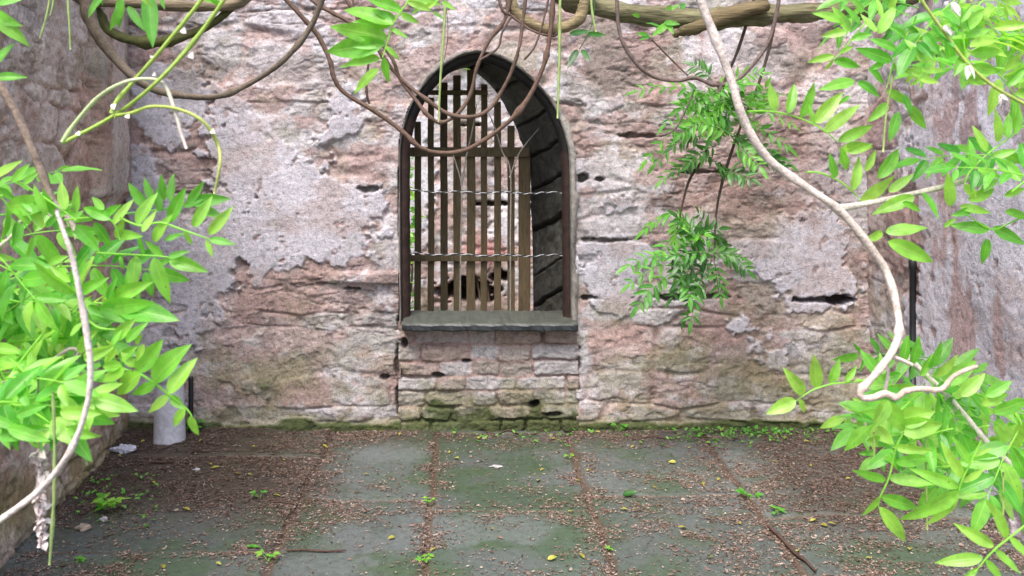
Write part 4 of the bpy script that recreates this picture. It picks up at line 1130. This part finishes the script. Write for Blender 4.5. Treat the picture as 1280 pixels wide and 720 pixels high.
for i, (pth, Y, rr, lab) in enumerate([
    ([(558, -60), (556, 20), (551, 90), (548, 152)], 2.2, .0032, 'thin straight green tendril hanging over the left of the window arch'),
    ([(702, -60), (700, 10), (699, 80), (697, 148)], 2.2, .0034, 'thin straight green tendril hanging beside the right of the window arch'),
    ([(738, -40), (739, 0), (741, 20), (745, 40)], 2.2, .003, 'short green tendril below the trunk right of the window'),
    ([(66, -40), (62, 0), (56, 28), (50, 47)], 1.4, .002, 'leftmost of the short green tendrils at the top left'),
    ([(86, -40), (85, 0), (87, 35), (88, 62)], 1.4, .002, 'longest of the short green tendrils at the top left'),
    ([(70, -40), (67, 0), (63, 19)], 1.4, .0018, 'shortest of the short green tendrils at the top left')]):
    b = MB(); b.tube(px_path(pth, Y), [rr] * (len(pth) - 1) + [rr * .6], n=6, sub=6, rough=.2, c=(.33, .44, .15))
    if i == 2:
        pass
    tag(b.build('hanging_tendril', M['stem']), lab, 'tendril', 'green tendrils hanging from above')
b = MB()
for (bx, by, tx, ty) in [(735, 42, 757, 44), (712, 42, 740, 39), (722, 62, 709, 86), (727, 62, 738, 76)]: leaflet(b, at(bx, by, 3.2), at(tx, ty, 3.15), rnorm(.4), .32, .1, .2, random.uniform(0, .7))
b.tube(px_path([(745, -40), (742, 20), (735, 42), (724, 62)], 3.2), .002, n=5, c=(.5, .03, .3))
tag(b.build('leafy_shoot', M['leafdark']), 'few dark leaves on a twig beside the arch top right', 'leaves')

# ------------------------------------------------------------------ drain pipes
pp = empty('waste_pipe', (0, 0, 0))
pxc = at(212, 548, 4.60); pp.location = (pxc.x, 4.60, 0)
tag(pp, 'pale grey plastic pipe stub standing in the back left corner', 'pipe')
def lathe(mb, cx, cy, prof, n=28, c=(.5, .5, .5)):
    vs, fs = [], []
    for (rr, z) in prof:
        for j in range(n):
            t = 2 * math.pi * j / n; vs.append((cx + rr * math.cos(t), cy + rr * math.sin(t), z))
    for i in range(len(prof) - 1):
        for j in range(n): fs.append((i * n + j, i * n + (j + 1) % n, (i + 1) * n + (j + 1) % n, (i + 1) * n + j))
    mb.add(vs, fs, c)
b = MB(); lathe(b, pxc.x, 4.60, [(.083, .005), (.081, .02), (.075, .18), (.071, .33), (.070, .37), (.066, .372), (.066, .2)], c=(.60, .60, .66)); b.build('pipe_body', M['plastic'], pp)
b = MB(); lathe(b, pxc.x, 4.60, [(.073, .335), (.077, .337), (.077, .392), (.074, .396), (.067, .396), (.066, .34)], c=(.60, .60, .65)); b.build('socket', M['plastic'], pp)
b = MB(); lathe(b, pxc.x + .075, 4.70, [(.013, .02), (.013, .32), (.011, .33), (.0, .33)], n=16, c=(.012, .013, .018))
tag(b.build('drain_pipe', M['plastic']), 'thin black pipe upright behind the pale grey pipe stub', 'pipe')
b = MB(); lathe(b, 1.945, 4.27, [(.016, .01), (.016, .30), (.020, .302), (.020, .36), (.016, .362), (.016, .96), (.020, .965), (.020, 1.0), (.014, 1.01), (.0, 1.01)], n=16, c=(.016, .016, .018))
tag(b.build('drain_pipe', M['plastic']), 'black upright pipe against the right side wall', 'pipe')

# ------------------------------------------------------------------ small things lying on the paving
def on_floor(px, py):
    Y = EYE * FPX / (py - HY)
    x = (px - HX) / FPX * Y
    return x, Y, floor_z(x, Y)


random.seed(9)
protos = []
for kq in range(3):
    b = MB(); leaflet(b, Vector((-.014, 0, .002)), Vector((.016, 0, .004)), Vector((.1, .05, 1)), .5 + .1 * kq, .25, .3, .2 + .35 * kq)
    protos.append(b)
mesh0 = None
firsts = []
yl = [(455, 596), (560, 566), (570, 572), (618, 664), (675, 602), (690, 553), (712, 570), (720, 574), (735, 588), (722, 603), (718, 622), (712, 640), (725, 697), (790, 560), (745, 545), (300, 598), (310, 600), (265, 585), (268, 593), (320, 563), (345, 565), (250, 560), (355, 578),
      (860, 560), (872, 558), (985, 555), (1010, 557), (965, 582), (1012, 588), (1060, 606), (880, 605), (895, 603), (1020, 655), (1030, 660), (1045, 658), (1000, 690), (890, 700), (925, 655), (760, 685), (675, 590), (350, 625), (270, 705), (205, 712), (490, 675), (600, 550), (480, 544), (500, 547), (840, 580),
      (930, 548), (950, 560), (905, 545), (1075, 560), (150, 575), (195, 610), (230, 640), (95, 600), (175, 560), (285, 545), (405, 560), (780, 640), (815, 610), (850, 660), (690, 700), (540, 690), (1090, 700), (1140, 690), (1050, 560)]
for i, (px, py) in enumerate(yl):
    px += random.uniform(-4, 4); py += random.uniform(-2, 2)
    x, y, z = on_floor(px, py)
    if i < 3:
        o = protos[i].build('fallen_leaf', M['yellow']); firsts.append(o)
    else:
        o = firsts[i % 3].copy(); col.objects.link(o)
    o.location = (x, y, z + .007); o.rotation_euler = (random.uniform(-.3, .3), random.uniform(-.3, .3), random.uniform(0, 6.28))
    s = random.uniform(.7, 1.35); o.scale = (s, s, s)
    tag(o, 'small yellow fallen leaf lying on the littered paving', 'leaf', 'yellow leaves scattered on the paving')

def weed(px, py, nst, size, label, mat='leafmid', wr=.6):
    x, y, z = on_floor(px, py)
    b = MB()
    for q in range(nst):
        th = random.uniform(0, 6.28); l = size * random.uniform(.5, 1.1)
        tip = Vector((x + math.cos(th) * l * .6, y + math.sin(th) * l * .6, z + l * random.uniform(.35, .9)))
        b.tube([(x, y, z), (x + math.cos(th) * l * .2, y + math.sin(th) * l * .2, z + l * .35), tip], .0012, n=4, sub=2, c=(.5, .03, .5))
        for w in range(3):
            t2 = th + (w - 1) * 1.2
            leaflet(b, tip, tip + Vector((math.cos(t2) * l * .7, math.sin(t2) * l * .7, random.uniform(-.1, .2) * l)), Vector((0, -.3, 1)), wr, .15, .15, random.uniform(.2, 1))
    tag(b.build('weed', M[mat]), label, 'weed', 'weeds sprouting from the paving')


weed(938, 622, 5, .06, 'largest green weed growing in the right slab joint')
weed(970, 645, 4, .04, 'small green weed in the right slab joint nearer the camera')
weed(240, 545, 4, .055, 'green weed beside the pale grey pipe stub')
weed(140, 640, 7, .07, 'yellowish weed clump at the foot of the left side wall', 'leaf')
weed(325, 628, 3, .04, 'small weed in the leftmost slab joint', 'leafmid')
weed(335, 700, 3, .04, 'small weed at the near end of the leftmost slab joint', 'leaf')
weed(532, 698, 4, .035, 'low weed at the near end of the joint left of centre', 'leaf')
weed(535, 627, 3, .03, 'low weed in the joint left of centre, halfway back', 'leaf')
weed(712, 572, 3, .03, 'tiny bright weed on the slab below the window', 'leaf')
weed(775, 542, 4, .045, 'small weed at the wall foot right of the sill', 'leafmid')
weed(765, 684, 2, .03, 'tiny weed in the joint right of centre', 'leaf')
weed(95, 705, 3, .03, 'tiny weed near the bottom left corner', 'leaf')
# creeping green along the wall foot: too fine to count
random.seed(15)
b = MB()
for q in range(420):
    px = random.choice([random.uniform(840, 1080), random.uniform(860, 980), random.uniform(560, 1080), random.uniform(90, 200)])
    py = 542 + abs(random.gauss(0, 9)) if px > 300 else random.uniform(600, 660)
    x, y, z = on_floor(px, py)
    y = min(y, 4.74); th = random.uniform(0, 6.28); l = random.uniform(.010, .026)
    p = Vector((x, y, z + random.uniform(.004, .03)))
    leaflet(b, p, p + Vector((math.cos(th) * l, math.sin(th) * l, random.uniform(-.2, .8) * l)), Vector((0, -.4, 1)), .6, .15, .2, random.uniform(0, 1))
tag(b.build('ground_cover', M['leafmid']), 'fine green seedlings along the wall foot', None, None, 'stuff')

# green fallen leaf, white plaster lumps, twigs
b = MB(); x, y, z = on_floor(787, 618); leaflet(b, Vector((x - .03, y, z + .01)), Vector((x + .035, y - .02, z + .03)), Vector((.2, -.6, 1)), .55, .1, .4, .3)
tag(b.build('fallen_leaf', M['leafdark']), 'curled grey green fallen leaf on the slab right of centre', 'leaf')
b = MB(); x, y, z = on_floor(318, 684); leaflet(b, Vector((x - .03, y, z + .01)), Vector((x + .03, y - .01, z + .012)), Vector((.1, -.3, 1)), .3, .1, .2, .6)
tag(b.build('fallen_leaf', M['leafmid']), 'slim green fallen leaf on the slab at lower left', 'leaf')


def lump(px, py, sx, sy, sz, c, name, label, cat):
    x, y, z = on_floor(px, py)
    b = MB(); n_, m_ = 14, 8; vs, fs = [], []
    for i in range(m_ + 1):
        ph = math.pi * i / m_
        for j in range(n_):
            t = 2 * math.pi * j / n_
            w = 1 + .28 * math.sin(t * 3 + i) + random.uniform(-.14, .14)
            vs.append((x + sx * math.sin(ph) * math.cos(t) * w, y + sy * math.sin(ph) * math.sin(t) * w, z + sz * .7 + sz * math.cos(ph) * (w if 0 < i < m_ else 1)))
    for i in range(m_):
        for j in range(n_): fs.append((i * n_ + j, i * n_ + (j + 1) % n_, (i + 1) * n_ + (j + 1) % n_, (i + 1) * n_ + j))
    b.add(vs, fs, c)
    tag(b.build(name, M['masonry'], None, False), label, cat)


lump(156, 570, .062, .03, .02, (.62, .62, .70), 'plaster_lump', 'crumpled whitish lump on the soil by the left wall foot', 'rubble')
lump(104, 662, .03, .02, .014, (.42, .34, .27), 'stone_chip', 'tan stone chip on the paving near the left wall', 'stone')
lump(8, 691, .022, .018, .014, (.60, .55, .56), 'stone_chip', 'pale chip in the bottom left corner', 'stone')
lump(246, 592, .016, .012, .006, (.5, .5, .55), 'stone_chip', 'flat pale chip on the dark soil right of the plaster lump', 'stone')
lump(130, 652, .016, .012, .010, (.56, .52, .55), 'stone_chip', 'small pale chip beside the tan stone chip', 'stone')
lump(620, 583, .03, .012, .004, (.5, .5, .52), 'stone_chip', 'thin pale flake on the slab below the window', 'stone')


def twig(p0, p1, rr, label):
    pts = []
    for q in range(6):
        t = q / 5; x, y, z = on_floor(p0[0] + (p1[0] - p0[0]) * t, p0[1] + (p1[1] - p0[1]) * t + random.uniform(-1.2, 1.2)); pts.append((x, y, z + rr + .004))
    b = MB(); b.tube(pts, [rr] * 5 + [rr * .6], n=6, rough=.2, c=(.10, .06, .045)); tag(b.build('twig', M['bark']), label, 'twig')


twig((359, 690), (433, 690), .004, 'straight dark twig on the lower left slab')
twig((185, 582), (216, 583), .006, 'short thick twig on the dark soil')
twig((180, 577), (226, 560), .0035, 'slanting grey twig below the pale pipe stub')
twig((338, 632), (368, 634), .004, 'short twig beside the leftmost slab joint')
twig((605, 541), (680, 541), .004, 'thin twig lying along the wall foot under the window')
twig((960, 655), (1020, 718), .007, 'dark root running along the right slab joint')
twig((790, 553), (850, 551), .003, 'thin twig at the wall foot right of the window')

# ------------------------------------------------------------------ shrubs beyond the window
random.seed(44)
def shrub(cx, cy, cz, rx, ry, rz, count, lf, label, mat='leaf'):
    r0 = empty('shrub', (cx, cy, 0)); tag(r0, label, 'shrub')
    b = MB()
    for q in range(5): b.tube([(cx + random.uniform(-.05, .05), cy, .0), (cx + random.uniform(-.15, .15), cy + random.uniform(-.1, .1), cz * .6), (cx + random.uniform(-1, 1) * rx * .7, cy + random.uniform(-1, 1) * ry * .6, cz + rz * random.uniform(0, .7))], [.012, .009, .004], n=6, c=(.14, .1, .07))
    b.build('stem', M['bark'], r0)
    b = MB()
    for q in range(count):
        while True:
            v = Vector((random.uniform(-1, 1), random.uniform(-1, 1), random.uniform(-1, 1)))
            if .25 < v.length < 1: break
        p = Vector((cx + v.x * rx, cy + v.y * ry, max(.05, cz + v.z * rz)))
        d = Vector((random.uniform(-1, 1), random.uniform(-1, 1), random.uniform(-.8, .5))).normalized()
        leaflet(b, p, p + d * lf * random.uniform(.6, 1.2), rnorm(.9, Vector((0, -.4, 1))), .5, .12, .2, random.uniform(0, 1))
    b.build('foliage', M[mat], r0)


shrub(-.93, 7.3, .95, .14, .3, .95, 420, .09, 'sunlit green shrub beyond the left gate slats')
shrub(-.25, 8.1, 2.55, .9, .35, .28, 900, .09, 'greenery spilling over the top of the far wall', 'leaf')

# ------------------------------------------------------------------ camera, light, world
cam = bpy.data.cameras.new('camera'); co = bpy.data.objects.new('camera', cam); col.objects.link(co)
co.location = (0, 0, EYE); co.rotation_euler = (math.radians(90), 0, 0)
cam.sensor_width = 36; cam.lens = FPX / 1280 * 36
cam.shift_y = (HY - 360) / 1280
cam.clip_start = .05; cam.clip_end = 1000
cam.dof.use_dof = True; cam.dof.focus_distance = 3.6; cam.dof.aperture_fstop = 11
sc.camera = co

SUN_EL, SUN_AZ = math.radians(62), math.radians(200)      # azimuth clockwise from +Y
w = bpy.data.worlds.new('World'); sc.world = w; w.use_nodes = True
nt = w.node_tree; bg = nt.nodes['Background']
sky = nt.nodes.new('ShaderNodeTexSky'); sky.sky_type = 'NISHITA'; sky.sun_disc = False
sky.sun_elevation = SUN_EL; sky.sun_rotation = SUN_AZ; sky.air_density = 1.0; sky.dust_density = 4.0; sky.ozone_density = 1.0
nt.links.new(sky.outputs[0], bg.inputs[0]); bg.inputs[1].default_value = .135
sd = bpy.data.lights.new('sun', 'SUN'); sd.energy = 1.3; sd.angle = math.radians(22); sd.color = (1, .96, .90)
so = bpy.data.objects.new('sun', sd); col.objects.link(so)
dv = Vector((math.sin(SUN_AZ) * math.cos(SUN_EL), math.cos(SUN_AZ) * math.cos(SUN_EL), math.sin(SUN_EL)))
so.rotation_euler = dv.to_track_quat('Z', 'Y').to_euler()
so.location = (0, 0, 8)

vs_ = sc.view_settings
vs_.view_transform = 'Standard'; vs_.look = 'None'; vs_.gamma = 1; vs_.use_curve_mapping = False; vs_.exposure = 1.35
sc.cycles.max_bounces = 8
